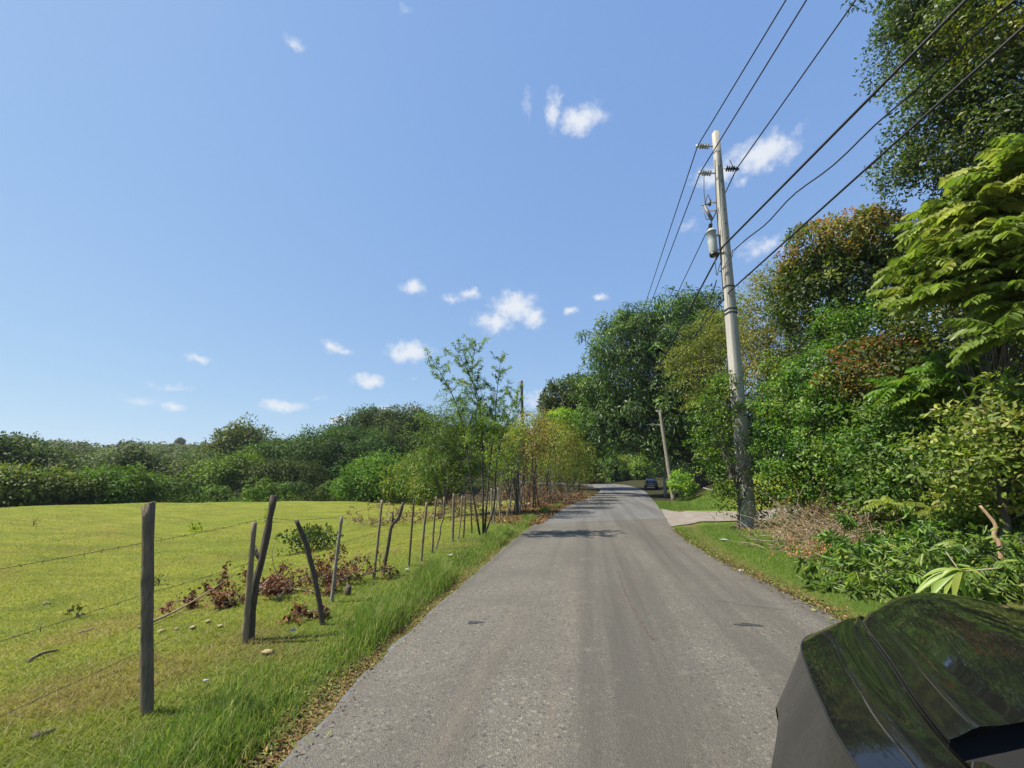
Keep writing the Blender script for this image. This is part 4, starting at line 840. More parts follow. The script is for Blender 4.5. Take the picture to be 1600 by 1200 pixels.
# conductors: near span runs back over the viewer's right shoulder, far span follows the lane
BACK = np.array([math.sin(math.radians(12.8)), -math.cos(math.radians(12.8)), 0.0])
def wire(label, att, near_px, far_px, far_r, rad_, name='power_line', wig=0, sag=.0, group='wires on the concrete pole'):
    g = Geo(); rngw = np.random.default_rng(int(att[2] * 1000)); pts = []
    if near_px is not None:                    # a point of the near span seen in the picture fixes its plane
        d = ray(*near_px); o = np.array([0, 0, CAMH]); best = None
        v = BACK; A2 = np.array([[d[0], -v[0]], [d[1], -v[1]]]); tt = np.linalg.solve(A2, (att - o)[:2]); q = o + d * tt[0]
        s_q = tt[1]; slope = (q[2] - att[2]) / s_q; s = np.linspace(0, s_q * 1.9, 40)[::-1]
        nearp = att + np.outer(s, v); nearp[:, 2] = att[2] + slope * s - sag * 4 * (s / s_q) * (1 - s / s_q)
        if wig: nearp += np.sin(s * 2.3)[:, None] * np.array([0, 0, wig]) + np.sin(s * 1.4)[:, None] * np.array([wig, 0, 0])
        pts.append(nearp)
    if far_px is not None:
        e = atr(*far_px, far_r); s = np.linspace(0, 1, 24)[1:]; farp = att + np.outer(s, e - att); farp[:, 2] -= sag * 4 * s * (1 - s) * 1.0; pts.append(farp)
    tube(g, np.vstack(pts), rad_ * 1.5, 5); return tag(g.build(name, M['wire']), label, 'wire', group)
wire('highest left power line through the top left insulator', INS['a'], (1228, 0), (985, 545), 55, .017)
wire('second power line through the lower left insulator', INS['b'], (1260, 0), (990, 545), 55, .017)
wire('power line through the dark insulator on the right of the pole', INS['c'], (1337, 0), (1010, 560), 52, .017)
w4 = axis_at(392) + [-.2, -.35, 0]; wire('thick black cable crossing the pole under the transformer', w4, (1510, 0), (990, 648), 46, .026, 'cable')
w5 = Pw(1147, 391, -.3); wire('thin wavy cable looping into the pole beside the thick cable', w5, (1590, 0), None, 0, .015, 'cable', wig=.05)
w6 = axis_at(462) + [-.1, -.42, 0]; wire('lowest cable strapped to the pole below the steel band', w6, (1600, 42), (1035, 590), 44, .02, 'cable')
w7 = Pw(1122, 430, -.1); wire('short service cable hanging down left from the transformer', w7, None, (1085, 530), 27, .014, 'cable', sag=.2)

def wood_pole(label, bpx, tpx, r=None, w=.24, mat='bark', cap=False, name='utility_pole', group='poles along the lane'):
    b0 = G(*bpx) if r is None else on(*azpt(bpx[0], r)); rr_ = math.hypot(b0[0], b0[1]); tp = atr(tpx[0], tpx[1], rr_) - b0; g = Geo(); rngw = np.random.default_rng(int(bpx[0]))
    tube(g, smooth_path([[0, 0, -.3], tp * .5 + rngw.normal(0, .03, 3), tp], 14), np.linspace(w * .62, w * .42, 15), 10, jit=.03, rng=rngw)
    root = thing(name, label, 'utility pole', b0, group); g.build('shaft', M[mat], root); g = Geo(); q = tp * .985; tube(g, [q + [-.3, 0, 0], q + [.12, 0, 0]], .035, 6); tube(g, [q + [-.3, 0, -.05], q + [-.3, 0, .1]], .05, 8); g.build('bracket', M['steel'], root); return b0, tp
lp = wood_pole('leaning brown wooden pole before the dark wood, right of the lane', (1046, 773), (1031, 641), 38, .30, 'pale_wood')
wood_pole('upright dark pole rising behind the fence trees against the sky', (817, 780), (815, 595), 44, .34, 'bark_dark')
b0, tp = wood_pole('short thin far pole at the bend with a white box', (941, 757), (942, 703), 86, .22, 'bark'); g = Geo(); q = atr(942, 744, 85.7) ; box(g, q, (.35, .2, .5)); o = g.build('meter_box', M['paper'])
tag(o, 'small white box on the thin far pole at the bend', 'box')
b0 = on(*azpt(1034, 46)); g = Geo(); box(g, [0, 0, .95], (.28, .2, 2.1)); box(g, [0, 0, 2.02], (.32, .24, .06)); o = g.build('gate_post', M['concrete']); o.location = Vector(b0); tag(o, 'short pale gate post left of the leaning wooden pole', 'post')
e0 = lp[0] + lp[1] * .83; e1 = atr(900, 660, 70); g = Geo(); tube(g, [e0, (e0 + e1) / 2 - [0, 0, .15], e1], .016, 4); tag(g.build('cable', M['paper']), 'pale cable stretched level across the lane from the leaning pole', 'wire')

# ------------------------------------------------------------------ parked dark car far down the lane
def far_car():
    M['car_dark'] = plain('car_dark', (.018, .02, .03), .22, .2, .6); M['glass_dark'] = plain('glass_dark', (.012, .014, .018), .05, 0, .5)
    c0 = atz(1015, 757, .3); x, y = azpt(1013, 66); b0 = np.array([x, y, float(rise(y)) + .03]); root = thing('parked_car', 'small dark car parked in the shade at the far right of the lane', 'car', b0)
    root.rotation_euler = (0, 0, math.radians(-4))
    def loft(prof_fn, ys, nm, mat, par):
        g = Geo(); V = []; 
        for y_ in ys: V.append([(x_, y_, z_) for x_, z_ in prof_fn(y_)])
        k = len(V[0]); V = np.array(V).reshape(-1, 3); i = np.arange(len(ys) - 1)[:, None] * k; j = np.arange(k)[None]; j2 = (j + 1) % k
        g.add(V, np.stack([i + j, i + j2, i + k + j2, i + k + j], -1).reshape(-1, 4), [(0, q + 1, q) for q in range(1, k - 1)] + [((len(ys) - 1) * k, (len(ys) - 1) * k + q, (len(ys) - 1) * k + q + 1) for q in range(1, k - 1)]); return g.build(nm, mat, par)
    def body(y_):
        t = abs(y_) / 2.1; w = .86 * (1 - .12 * max(0, t - .7) / .3); h = .95 - .16 * max(0, t - .6) / .4
        return [(-w * .93, .28), (-w, .5), (-w, .72), (-w * .92, h), (w * .92, h), (w, .72), (w, .5), (w * .93, .28)]
    bd = loft(body, np.linspace(-2.1, 2.1, 13), 'body', M['car_dark'], root)
    def cab(y_):
        t = (y_ + .2); top = 1.46 - .5 * max(0, abs(t) - .75) / .75; w = .6 + .18 * (1 - (top - .95) / .55); return [(-.8, .94), (-w, top), (w, top), (.8, .94)]
    cb = loft(cab, np.linspace(-1.65, 1.3, 9), 'cabin', M['glass_dark'], root)
    g = Geo(); box(g, [0, -.2, 1.47], (1.15, 1.35, .04)); g.build('roof', M['car_dark'], root)
    for sx in (-1, 1):
        for yy_ in (-1.3, 1.3):
            g = Geo(); tube(g, [[sx * .66, yy_, .32], [sx * .87, yy_, .32]], .32, 18); wq = g.build('wheel', M['rubber'], root); g = Geo(); tube(g, [[sx * .872, yy_, .32], [sx * .885, yy_, .32]], .19, 12); g.build('rim', M['steel'], wq)
        g = Geo(); box(g, [sx * .66, -2.09, .74], (.26, .06, .14)); g.build('tail_light', plain('tail_red', (.25, .015, .015), .3), root)
    g = Geo(); box(g, [0, -2.09, .42], (1.55, .14, .16)); g.build('bumper', M['steel'], root); g = Geo(); box(g, [0, -2.12, .62], (.45, .03, .14)); g.build('number_plate', M['paper'], root)
far_car()
# small red sign behind the bend
x, y = azpt(990, 97); b0 = on(x, y); root = thing('roof_sign', 'small faded red board half hidden in bushes behind the bend', 'sign', b0); g = Geo(); q = atr(990, 724, 97) - b0; box(g, q, (1.1, .06, .45)); g.build('board', plain('faded_red', (.42, .10, .08), .7), root); g = Geo(); tube(g, [[q[0], q[1] + .06, 0], [q[0], q[1] + .06, q[2]]], .05, 6); g.build('support', M['bark'], root)

# ------------------------------------------------------------------ cut branches, litter, small things
def brush(name, label, base, rx, ry, h, nb, leafn, pal, seed, LL=.09, LW=.05, wood='twig', mat='dry_leaf', yaw=0, cat='brush pile', blen=(.6, 1.4), fine=False, hang=.35):
    rng = np.random.default_rng(seed); root = thing(name, label, cat, base); w = Geo(); g = Geo(); cs, sn = math.cos(yaw), math.sin(yaw)
    for q in range(nb):
        u, v = rng.uniform(-1, 1), rng.uniform(-1, 1); o = np.array([u * rx, v * ry]); o = np.array([o[0] * cs - o[1] * sn, o[0] * sn + o[1] * cs]); z0 = float(gz(base[0] + o[0], base[1] + o[1])) - base[2]
        a = rng.uniform(0, 6.3); el = rng.uniform(-.05, .7 if h >= .3 else .38); ln = rng.uniform(*blen); d = np.array([math.cos(a) * math.cos(el), math.sin(a) * math.cos(el), math.sin(el)])
        s = np.array([o[0], o[1], z0 + rng.uniform(.02, h * .6)]); p = smooth_path([s, s + d * ln * .5 + rng.normal(0, .06 * ln, 3), s + d * ln + rng.normal(0, .1 * ln, 3)], 8)
        p[:, 2] = np.maximum(p[:, 2], z0 + .01); r0 = rng.uniform(.006, .014); tube(w, p, np.linspace(r0, .003, len(p)), 5)
        for _ in range(3):
            k = rng.integers(2, len(p)); dd = nrm((d + rng.normal(0, .8, 3))[None])[0]; e = p[k] + dd * ln * rng.uniform(.2, .45); e[2] = max(e[2], z0 + .01); tube(w, [p[k], (p[k] + e) / 2 + rng.normal(0, .02, 3), e], [.005, .004, .002], 4, cap=False)
            m_ = max(0, int(leafn / nb / 3))
            if m_:
                t = rng.random(m_)[:, None]; P = p[k] + (e - p[k]) * t + rng.normal(0, .035, (m_, 3)); P[:, 2] = np.maximum(P[:, 2], z0 + .01)
                D = rng.normal(0, .7, (m_, 3)) + dd * .6; D[:, 2] -= hang; c = pick(rng, pal, m_) * rng.uniform(.65, 1.35, (m_, 1)); sz = rng.uniform(.6, 1.3, m_)
                leaves(g, P, D, rng.normal(0, 1, (m_, 3)) + [0, 0, .5], LL * sz, LW * sz, c, fold=.35, droop=.3, fine=fine)
    tag(w.build('twigs', M[wood], root), kind='stuff'); tag(g.build('leaves', M[mat], root), kind='stuff'); return root
dry = [((.14, .062, .036), 3), ((.20, .10, .052), 2), ((.08, .036, .024), 2), ((.15, .15, .04), .5)]
def bough(root, base, pts, r0, mat='twig'):
    w = Geo(); p = smooth_path([q - base for q in pts], 16); tube(w, p, np.linspace(r0, r0 * .35, len(p)), 7); w.build('bough', M[mat], root)
b0 = G(355, 940); rt = brush('cut_branch', 'cut branch with brown withered leaves lying behind the square post', b0, .55, .28, .18, 14, 1300, dry, 201, LL=.058, LW=.032, yaw=.5, blen=(.3, .7))
bough(rt, b0, [G(216, 984) + [0, 0, .03], G(275, 962) + [0, 0, .07], atr(330, 922, math.hypot(*G(320, 950)[:2])), atr(365, 898, math.hypot(*G(355, 950)[:2]))], .016)
b1 = G(345, 925); w = Geo(); g = Geo(); rng = np.random.default_rng(8); q0 = b1 + [0, 0, .05] - b0; tip = atr(352, 882, math.hypot(*G(345, 940)[:2])) - b0; tube(w, smooth_path([q0, (q0 + tip) / 2 + [0, .02, 0], tip], 6), np.linspace(.007, .003, 7), 5); w.build('bough', M['twig'], rt)
P = q0 + (tip - q0) * rng.random((70, 1)) + rng.normal(0, .035, (70, 3)); leaves(g, P, rng.normal(0, .7, (70, 3)) - [0, 0, .4], rng.normal(0, 1, (70, 3)), .08, .045, pick(rng, dry, 70)); g.build('leaves', M['dry_leaf'], rt)
b0 = G(478, 918); rt = brush('cut_branch', 'bigger cut branch with withered leaves behind the charred leaning post', b0, .75, .45, .26, 22, 2200, dry, 202, LL=.058, LW=.032, yaw=.3, blen=(.35, .95))
rr0 = math.hypot(b0[0], b0[1])
bough(rt, b0, [G(432, 938), atr(450, 918, rr0 - .3), atr(470, 905, rr0), atr(490, 893, rr0 + .2)], .018, 'pale_wood'); bough(rt, b0, [G(434, 930), atr(432, 900, rr0), atr(425, 868, rr0), atr(430, 845, rr0)], .008, 'twig')
bough(rt, b0, [G(530, 930) + [0, .2, .05], atr(545, 890, rr0 + .6), atr(562, 856, rr0 + 1.2)], .007); bough(rt, b0, [G(405, 905), G(425, 930) + [0, 0, .05], G(450, 940)], .007, 'pale_wood')
b0 = G(472, 968); brush('dead_leaf_tuft', 'small tuft of brown dead leaves at the foot of the charred post', b0, .16, .12, .2, 5, 150, dry, 203, LL=.07, blen=(.15, .35), cat='dead leaves')
b0 = G(655, 815); brush('dry_brush', 'low heap of reddish dry brush behind the thin fence posts', b0, 2.6, .9, .35, 60, 1400, [((.19, .10, .06), 3), ((.13, .07, .045), 2)], 204, LL=.13, LW=.05, yaw=.35, blen=(.5, 1.5))
b0 = G(760, 796); brush('dry_brush', 'reddish dry brush under the first fence trees', b0, 2.6, 1.4, .9, 60, 1500, [((.18, .10, .055), 3), ((.13, .08, .045), 2), ((.2, .14, .07), 1)], 205, LL=.14, LW=.06, yaw=.5, blen=(.6, 1.7))
b0 = G(850, 786); brush('dry_brush', 'brown dry scrub under the middle fence trees', b0, 2.0, 4.5, 1.4, 110, 2600, [((.17, .10, .05), 3), ((.12, .075, .04), 2), ((.19, .15, .06), 1)], 206, LL=.17, LW=.07, yaw=-.1, blen=(.8, 2.6), wood='bark')
# right: brown cut brush, fresh green cuttings
b0 = G(1262, 850); tn = [((.25, .165, .080), 3), ((.19, .12, .058), 2), ((.31, .215, .10), 1)]
brush('dry_brush', 'tangled tan dry brush on the right verge beside the pole', b0, 1.3, 1.0, .6, 130, 3400, tn, 211, LL=.055, LW=.018, yaw=.2, blen=(.4, 1.25))
b0 = on(*(atr(1305, 820, 15.6)[:2])); brush('dry_brush', 'brown dry brush stacked against the green shrub', b0, 1.3, .8, 1.0, 80, 2400, [((.16, .085, .045), 3), ((.11, .06, .035), 2)], 212, LL=.06, LW=.024, blen=(.5, 1.4))
b0 = G(1275, 875); brush('dry_brush', 'small golden dry brush at the front of the tan heap', b0, .35, .3, .3, 22, 500, [((.40, .23, .075), 3), ((.28, .15, .06), 1)], 213, LL=.07, LW=.026, blen=(.2, .6))
fresh = [((.072, .125, .026), 4), ((.105, .165, .035), 2.5), ((.045, .085, .018), 2), ((.15, .19, .055), .8)]
def cuttings(label, px, py, rx, ry, h, n, seed, LL=.16, LW=.045, cat='cut branches', nf=30):
    b0 = G(px, py); root = brush('green_cuttings', label, b0, rx, ry, h, n, n * 60, fresh, seed, LL=LL, LW=LW, wood='bark', mat='leaf_glossy', cat=cat, blen=(.35, .95), fine=True, hang=.6)
    g = Geo(); rng = np.random.default_rng(seed + 5)
    for q in range(nf):
        o = np.array([rng.uniform(-rx, rx), rng.uniform(-ry, ry)]); z0 = float(gz(b0[0] + o[0], b0[1] + o[1])) - b0[2]; a = rng.uniform(0, 6.3); el = rng.uniform(-.1, .6)
        frond(g, np.array([o[0], o[1], z0 + rng.uniform(.08, h)]), np.array([math.cos(a) * math.cos(el), math.sin(a) * math.cos(el), math.sin(el)]), rng.uniform(.4, .65), 10, .15, .036, pick(rng, fresh, 1)[0], rng, sag=.5)
    g.build('fronds', M['leaf_glossy'], root); return root
cuttings('fresh cut green branches heaped at the left end of the roadside pile', 1372, 892, .45, .45, .42, 22, 221)
cuttings('fresh cut leafy branches lying lowest, next to the car hood', 1400, 925, .5, .3, .22, 20, 222)
cuttings('fresh green branches in the middle of the roadside pile', 1450, 885, .9, .6, .45, 34, 223, nf=40)
cuttings('fresh green branches at the right edge, behind the hood', 1565, 890, 1.0, .6, .5, 36, 224, nf=40)
cuttings('darker green cuttings at the back of the roadside pile', 1545, 852, 1.1, .6, .45, 30, 225)
cuttings('fresh cut leafy stems at the very right, nearest the hood', 1590, 920, .7, .4, .35, 26, 226, nf=34)
cuttings('fresh cut branches under the broad-leaved sprig', 1478, 918, .6, .35, .28, 24, 227)
# broad leaved sprig on top of the pile
b0 = on(*(atr(1490, 925, 8.3)[:2])); root = thing('broad_leaf_sprig', 'sprig with very long broad pale leaves on top of the cut pile', 'cut branch', b0); g = Geo(); w = Geo(); rng = np.random.default_rng(31); r_ = math.hypot(b0[0], b0[1])
hub = atr(1500, 893, r_) - b0; tube(w, smooth_path([atr(1560, 888, r_ + .1) - b0, hub + [.1, 0, .01], hub], 8), np.linspace(.012, .007, 9), 6); tube(w, smooth_path([hub, atr(1478, 862, r_ + .2) - b0], 4), .008, 5); w.build('stem', M['twig'], root)
for (px, py, wd) in [(1432, 925, .095), (1452, 938, .08), (1470, 905, .05), (1490, 942, .07), (1510, 940, .085), (1528, 945, .06), (1440, 905, .06), (1545, 910, .07), (1475, 935, .06), (1420, 940, .05)]:
    e = atr(px, py, r_ - .12 + rng.uniform(-.1, .1)) - b0; st = hub + rng.normal(0, .015, 3); d = e - st; L_ = np.linalg.norm(d); k = 7; t = np.linspace(0, 1, k); c = st + np.outer(t, d) + np.outer(np.sin(t * 3.14) * .06, [0, 0, 1]); sd = nrm(np.cross(d, [.2, -.5, .8])[None])[0]; wv = np.sin(np.clip(t * .93 + .05, 0, 1) * np.pi) ** .7 * wd / 2
    V = np.concatenate([c + sd * wv[:, None] + [0, 0, .012], c, c - sd * wv[:, None] + [0, 0, .012]]); j = np.arange(k - 1)
    lf = Geo(); lf.add(V, np.concatenate([np.stack([j, j + 1, j + k + 1, j + k], 1), np.stack([j + k, j + k + 1, j + 2 * k + 1, j + 2 * k], 1)]), None, np.array([.17, .23, .05]) * rng.uniform(.75, 1.15)); lf.build('leaf', M['leaf_glossy'], root, True)
# curved bare branch and pale log on the bank
b0 = on(*(atr(1558, 870, 9.9)[:2])); r_ = math.hypot(b0[0], b0[1]); g = Geo(); tube(g, smooth_path([np.zeros(3)] + [atr(x, y, r_) - b0 for x, y in [(1562, 852), (1553, 838), (1556, 822), (1545, 806), (1531, 790)]], 15), np.linspace(.036, .018, 16), 9, jit=.04, rng=np.random.default_rng(2)); o = g.build('bent_branch', wood_mat('peeled_wood', (.30, .19, .10), (.46, .31, .18))); o.location = Vector(b0); tag(o, 'bare tan S-shaped branch standing out of the cut pile', 'branch')
b0 = G(1537, 838); g = Geo(); tube(g, smooth_path([[-.28, .1, .08], [0, 0, .10], [.22, -.05, .07]], 8), np.linspace(.06, .075, 9), 10, jit=.08, rng=np.random.default_rng(3)); o = g.build('log', M['tan_wood']); o.location = Vector(b0); tag(o, 'short pale cut log behind the bent branch', 'log')
b0 = G(1355, 860); r_ = math.hypot(b0[0], b0[1]); g = Geo(); tube(g, smooth_path([atr(x, y, r_) - b0 for x, y in [(1354, 858), (1362, 832), (1356, 818), (1358, 800)]], 12), np.linspace(.018, .008, 13), 7); o = g.build('bent_branch', M['tan_wood']); o.location = Vector(b0); tag(o, 'thin pale crooked stick upright behind the green cuttings', 'branch')
b0 = G(1290, 925); g = Geo(); e = G(1325, 909) - b0; tube(g, smooth_path([[0, 0, .03], e * .5 + [0, 0, .05], e + [0, 0, .04]], 8), np.linspace(.022, .013, 9), 8, jit=.06, rng=np.random.default_rng(4)); o = g.build('bent_branch', M['tan_wood']); o.location = Vector(b0); tag(o, 'short cut stick lying on the right verge grass', 'branch')
b0 = G(1450, 858); g = Geo(); r_ = math.hypot(b0[0], b0[1])
for pth in ([(1410, 850), (1450, 852), (1490, 872)], [(1420, 858), (1455, 855), (1475, 852)], [(1450, 853), (1470, 850), (1478, 852)]): tube(g, smooth_path([atr(x, y, r_) - b0 + [0, 0, .05] for x, y in pth], 8), np.linspace(.014, .006, 9), 6)
o = g.build('bent_branch', M['bark_dark']); o.location = Vector(b0); tag(o, 'dark forked bare branch across the leaf litter', 'branch')
b0 = G(1113, 772); g = Geo(); e = G(1122, 768) - b0; tube(g, [[-.5, .3, .3], [0, 0, .12], [.4, -.2, .1]], [.05, .06, .04], 6); o = g.build('log', M['pale_wood']); o.location = Vector(b0); tag(o, 'pale fallen stick on the grassy bank past the driveway', 'log')

# stones and litter
def pebble(label, px, py, s, mat, name='stone', cat='stone', flat=.5, group=None):
    b0 = G(px, py); rng = np.random.default_rng(int(px * 7 + py)); k = 10; V = [[0, 0, s * flat]]; 
    for lv, (zr, rr_) in enumerate([(.75, .55), (.25, 1.0), (-.2, .8)]):
        for q in range(k):
            a = q / k * 6.283 + lv * .3; f = rr_ * s * (1 + rng.normal(0, .14)); V.append([math.cos(a) * f * 1.3, math.sin(a) * f, zr * s * flat * (1 + rng.normal(0, .1))])
    T = [(0, 1 + q, 1 + (q + 1) % k) for q in range(k)]; Q = [(1 + lv * k + q, 1 + (lv + 1) * k + q, 1 + (lv + 1) * k + (q + 1) % k, 1 + lv * k + (q + 1) % k) for lv in range(2) for q in range(k)]
    g = Geo(); g.add(V, Q, T); o = g.build(name, mat, None); o.location = Vector(b0) + Vector((0, 0, .02)); o.rotation_euler = (0, 0, rng.uniform(0, 6)); tag(o, label, cat, group)
for px, py, s, lb in [(252, 988, .028, 'tan stone nearest the square post, below the cut branch'), (300, 983, .038, 'largest flat tan stone below the cut branch'), (343, 981, .032, 'tan stone farthest right in the row below the cut branch'), (275, 985, .022, 'tan stone between two others left of the row below the cut branch'), (325, 973, .03, 'long thin pale stone under the withered branch')]: pebble(lb, px, py, s, M['stone'], group='stones below the cut branch')
pebble('pale yellowish stone in the verge grass below the twin posts', 418, 1022, .045, M['stone'])
pebble('reddish stone lying at the litter bank under the fence trees', 826, 789, .28, plain('red_stone', (.36, .22, .14), .9, nscale=4), flat=.6)
def scrap(label, px, py, s, mat, name='litter', cat='litter', lift=.03):
    b0 = G(px, py); rng = np.random.default_rng(int(px * 3 + py)); n = 5; xs = np.linspace(-1, 1, n); V = np.array([[x * s, y_ * s * .7, lift + abs(rng.normal(0, .25)) * s * .5] for y_ in xs for x in xs]); V2 = V - [0, 0, .004]
    Q = [(r * n + c_, r * n + c_ + 1, (r + 1) * n + c_ + 1, (r + 1) * n + c_) for r in range(n - 1) for c_ in range(n - 1)]
    g = Geo(); g.add(np.vstack([V, V2]), Q + [(a + 25, d + 25, c + 25, b_ + 25) for a, b_, c, d in Q]); o = g.build(name, mat); o.location = Vector(b0); o.rotation_euler = (0, 0, rng.uniform(0, 6)); tag(o, label, cat, 'scraps of litter on the verges')
scrap('crumpled white paper on the right verge beside the brush', 1131, 845, .11, M['paper']); scrap('white wrapper at the right edge of the asphalt', 1156, 894, .08, M['paper']); scrap('white scrap where the driveway meets the lane', 1046, 835, .1, M['paper'])
scrap('clear crushed cup in the grass left of the thin dark post', 636, 894, .045, M['paper'], lift=.05); scrap('white bag in the grass near the long green tuft', 703, 871, .055, M['paper'], lift=.05)
scrap('blue plastic scrap in the verge grass under the charred post', 589, 970, .03, M['plastic_blue'], lift=.04); scrap('dark blue scrap beside the twin posts', 456, 997, .03, M['plastic_blue'], lift=.08); scrap('small white scrap low in the verge grass', 320, 1073, .018, M['paper'], lift=.05)
def stick(label, a, b_, r0, mat):
    A, E_ = G(*a), G(*b_); g = Geo(); m_ = (E_ - A) * .5 + [0, 0, .03]; rng = np.random.default_rng(int(a[0])); tube(g, smooth_path([[0, 0, .015], m_ + rng.normal(0, .02, 3), E_ - A + [0, 0, .015]], 8), np.linspace(r0, r0 * .5, 9), 6, jit=.08, rng=rng); o = g.build('fallen_stick', M[mat]); o.location = Vector(A); tag(o, label, 'stick', 'sticks lying in the pasture')
stick('grey fallen stick in the near pasture, lowest of the sticks', (42, 1035), (92, 1017), .02, 'grey_wood'); stick('pale fallen stick far left in the pasture', (67, 944), (80, 942), .02, 'pale_wood'); stick('pale thin stick between the grey stick and the square post', (124, 988), (148, 981), .014, 'pale_wood'); stick('dark curled stick in the grass at the bottom left', (55, 1152), (85, 1145), .022, 'dark_wood')
# weeds in the pasture
def weed(label, px, py, w, h, pal, seed, name='weed', L=.08, W=.03, dens=30, cat='weed'):
    b0 = G(px, py); r = math.hypot(b0[0], b0[1]); k = mpp(px, py, r); rng = np.random.default_rng(seed); root = thing(name, label, cat, b0); g = Geo()
    foliage(g, rng, [(np.array([0, 0, h * k * .45]), np.array([w * k / 2, w * k / 2, h * k * .5]))], dens, 9, .05, L, W, pal, hang=-.3, inner=.5); g.build('leaves', M['leaf'], root); wq = Geo()
    for q in range(5): a = rng.uniform(0, 6.3); tube(wq, [[0, 0, -.02], [math.cos(a) * w * k * .2, math.sin(a) * w * k * .2, h * k * .7]], [.008, .004], 5)
    wq.build('stems', M['bark'], root)
weed('small bright yellow green plant alone in the pasture', 309, 830, 16, 14, [((.14, .19, .02), 3)], 301, L=.16, W=.06, dens=12); weed('yellow green plant in the pasture behind the dark forked post', 414, 816, 14, 16, [((.14, .19, .02), 3)], 302, L=.16, W=.06, dens=12)
weed('dark low bush in the pasture behind the charred post', 485, 860, 74, 36, [((.03, .05, .014), 3), ((.05, .075, .02), 1)], 303, name='low_bush', L=.10, W=.05, dens=34, cat='bush')
for k_, (px, py, lb) in enumerate([(145, 780, 'tiny dark weed on the far pasture edge at the left'), (52, 822, 'low weed patch far out in the left pasture'), (120, 962, 'little sprout in the near pasture left of the square post'), (248, 912, 'thin sprout right of the square post'), (520, 783, 'small weed on the pasture crest')]): weed(lb, px, py, 7, 12, [((.06, .08, .02), 2)], 310 + k_, L=.07, W=.03, dens=20)

# ------------------------------------------------------------------ grasses and leaf litter (uncountable)
def blades(name, label, P, H, W, pal, seed, lean=.45, mat='grass', two=True, patch=False):
    rng = np.random.default_rng(seed); n = len(P); a = rng.uniform(0, 6.283, n); d = np.stack([np.cos(a), np.sin(a), np.zeros(n)], 1); b_ = rng.uniform(0, 6.283, n); s = np.stack([np.cos(b_), np.sin(b_), np.zeros(n)], 1) * (W / 2)[:, None]
    ln = np.abs(rng.normal(lean, lean * .5, n))[:, None] * H[:, None]; top = P + d * ln + np.array([0, 0, 1.0]) * (H * np.sqrt(np.clip(1 - .35 * lean, .3, 1)))[:, None]; midp = P + d * ln * .32 + np.array([0, 0, .58]) * H[:, None]
    c = pick(rng, pal, n) * rng.uniform(.7, 1.3, (n, 1)); g = Geo()
    if patch:                                   # dry, trampled and fresh patches of turf
        f = np.sin(P[:, 0] * 1.1 + np.sin(P[:, 1] * .9) * 1.4) * np.sin(P[:, 1] * .75 + np.sin(P[:, 0] * .6)) + .5 * np.sin(P[:, 0] * 2.7 + P[:, 1] * 1.9) * np.sin(P[:, 1] * 2.3)
        w_ = ss(.25, .9, f)[:, None]; c = c * (1 - w_) + w_ * np.array([.235, .195, .085]) * rng.uniform(.6, 1.2, (n, 1)); w_ = ss(.2, .9, -f)[:, None] * .7; c = c * (1 - w_ * .45) + w_ * .45 * np.array([.085, .155, .03])
    if two:
        V = np.stack([P - s, P + s, midp + s * .75, midp - s * .75, top], 1).reshape(-1, 3); i = np.arange(n)[:, None] * 5; g.add(V, i + np.array([[0, 1, 2, 3]]), i + np.array([[3, 2, 4]]), np.repeat(c, 5, 0))
    else:
        V = np.stack([P - s, P + s, top], 1).reshape(-1, 3); i = np.arange(n)[:, None] * 3; g.add(V, None, i + np.array([[0, 1, 2]]), np.repeat(c, 3, 0))
    return tag(g.build(name, M[mat]), label, None, None, 'stuff')
def edge_pts(side, n, y0, y1, dfn, seed):
    rng = np.random.default_rng(seed); y = np.exp(rng.uniform(math.log(y0 + 2), math.log(y1 + 2), n)) - 2; E = RL if side < 0 else RR; m_ = E[:, 1] < 62
    x0 = np.interp(y, E[:150][m_[:150], 1], E[:150][m_[:150], 0]); d = dfn(rng, n, y); x = x0 + side * d; z = gz(x, y); return np.stack([x, y, z - .01], 1), d, rng
vg = [((.125, .185, .036), 4), ((.165, .215, .055), 3), ((.085, .140, .024), 2), ((.26, .24, .11), 1.6), ((.30, .25, .14), .5)]
def clumpy(y, x): return .5 + .5 * np.sin(y * 1.9 + np.sin(x * 2.3) * 1.5) * np.sin(y * .83 + 1.2)
P, d, rng = edge_pts(-1, 52000, 1.0, 30, lambda r, n, y: r.triangular(.14, .38, 1.1, n), 401)
cl = clumpy(P[:, 1], P[:, 0]); k = rng.random(len(P)) < .35 + .65 * cl; P, d, cl = P[k], d[k], cl[k]; r = np.hypot(P[:, 0], P[:, 1])
H = (.06 + .24 * cl ** 1.5) * np.clip(1.3 - np.abs(d - .45) * 1.4, .25, 1.2) * rng.uniform(.5, 1.25, len(P)); blades('verge_grass', 'long fresh green grass along the left edge of the lane', P, H, .0045 + .00045 * r, vg, 402)
og = [((.18, .215, .046), 3), ((.14, .190, .034), 3), ((.26, .235, .10), 2), ((.11, .14, .026), 1.4)]
rng = np.random.default_rng(403); n = 250000; rr_ = np.exp(rng.uniform(math.log(2.2), math.log(42), n)); px = rng.uniform(-60, 800, n); az = np.arctan((px - 800) * math.cos(PITCH) / FPX) - YAW; x, y = rr_ * np.sin(az), rr_ * np.cos(az); z, dd, sd = gz(x, y, True)
k = (sd < 0) & (dd > .35) & (rng.random(n) < 1 - .6 * ss(14, 40, rr_)); x, y, z, dd, rr_ = x[k], y[k], z[k], dd[k], rr_[k]
H = rng.uniform(.018, .055, len(x)) * (1 + .5 * (dd < 2.2)); blades('pasture_grass', 'short cropped olive grass of the near pasture', np.stack([x, y, z - .004], 1), H, .0030 + .0009 * rr_, og, 404, lean=1.0, two=False, patch=True)
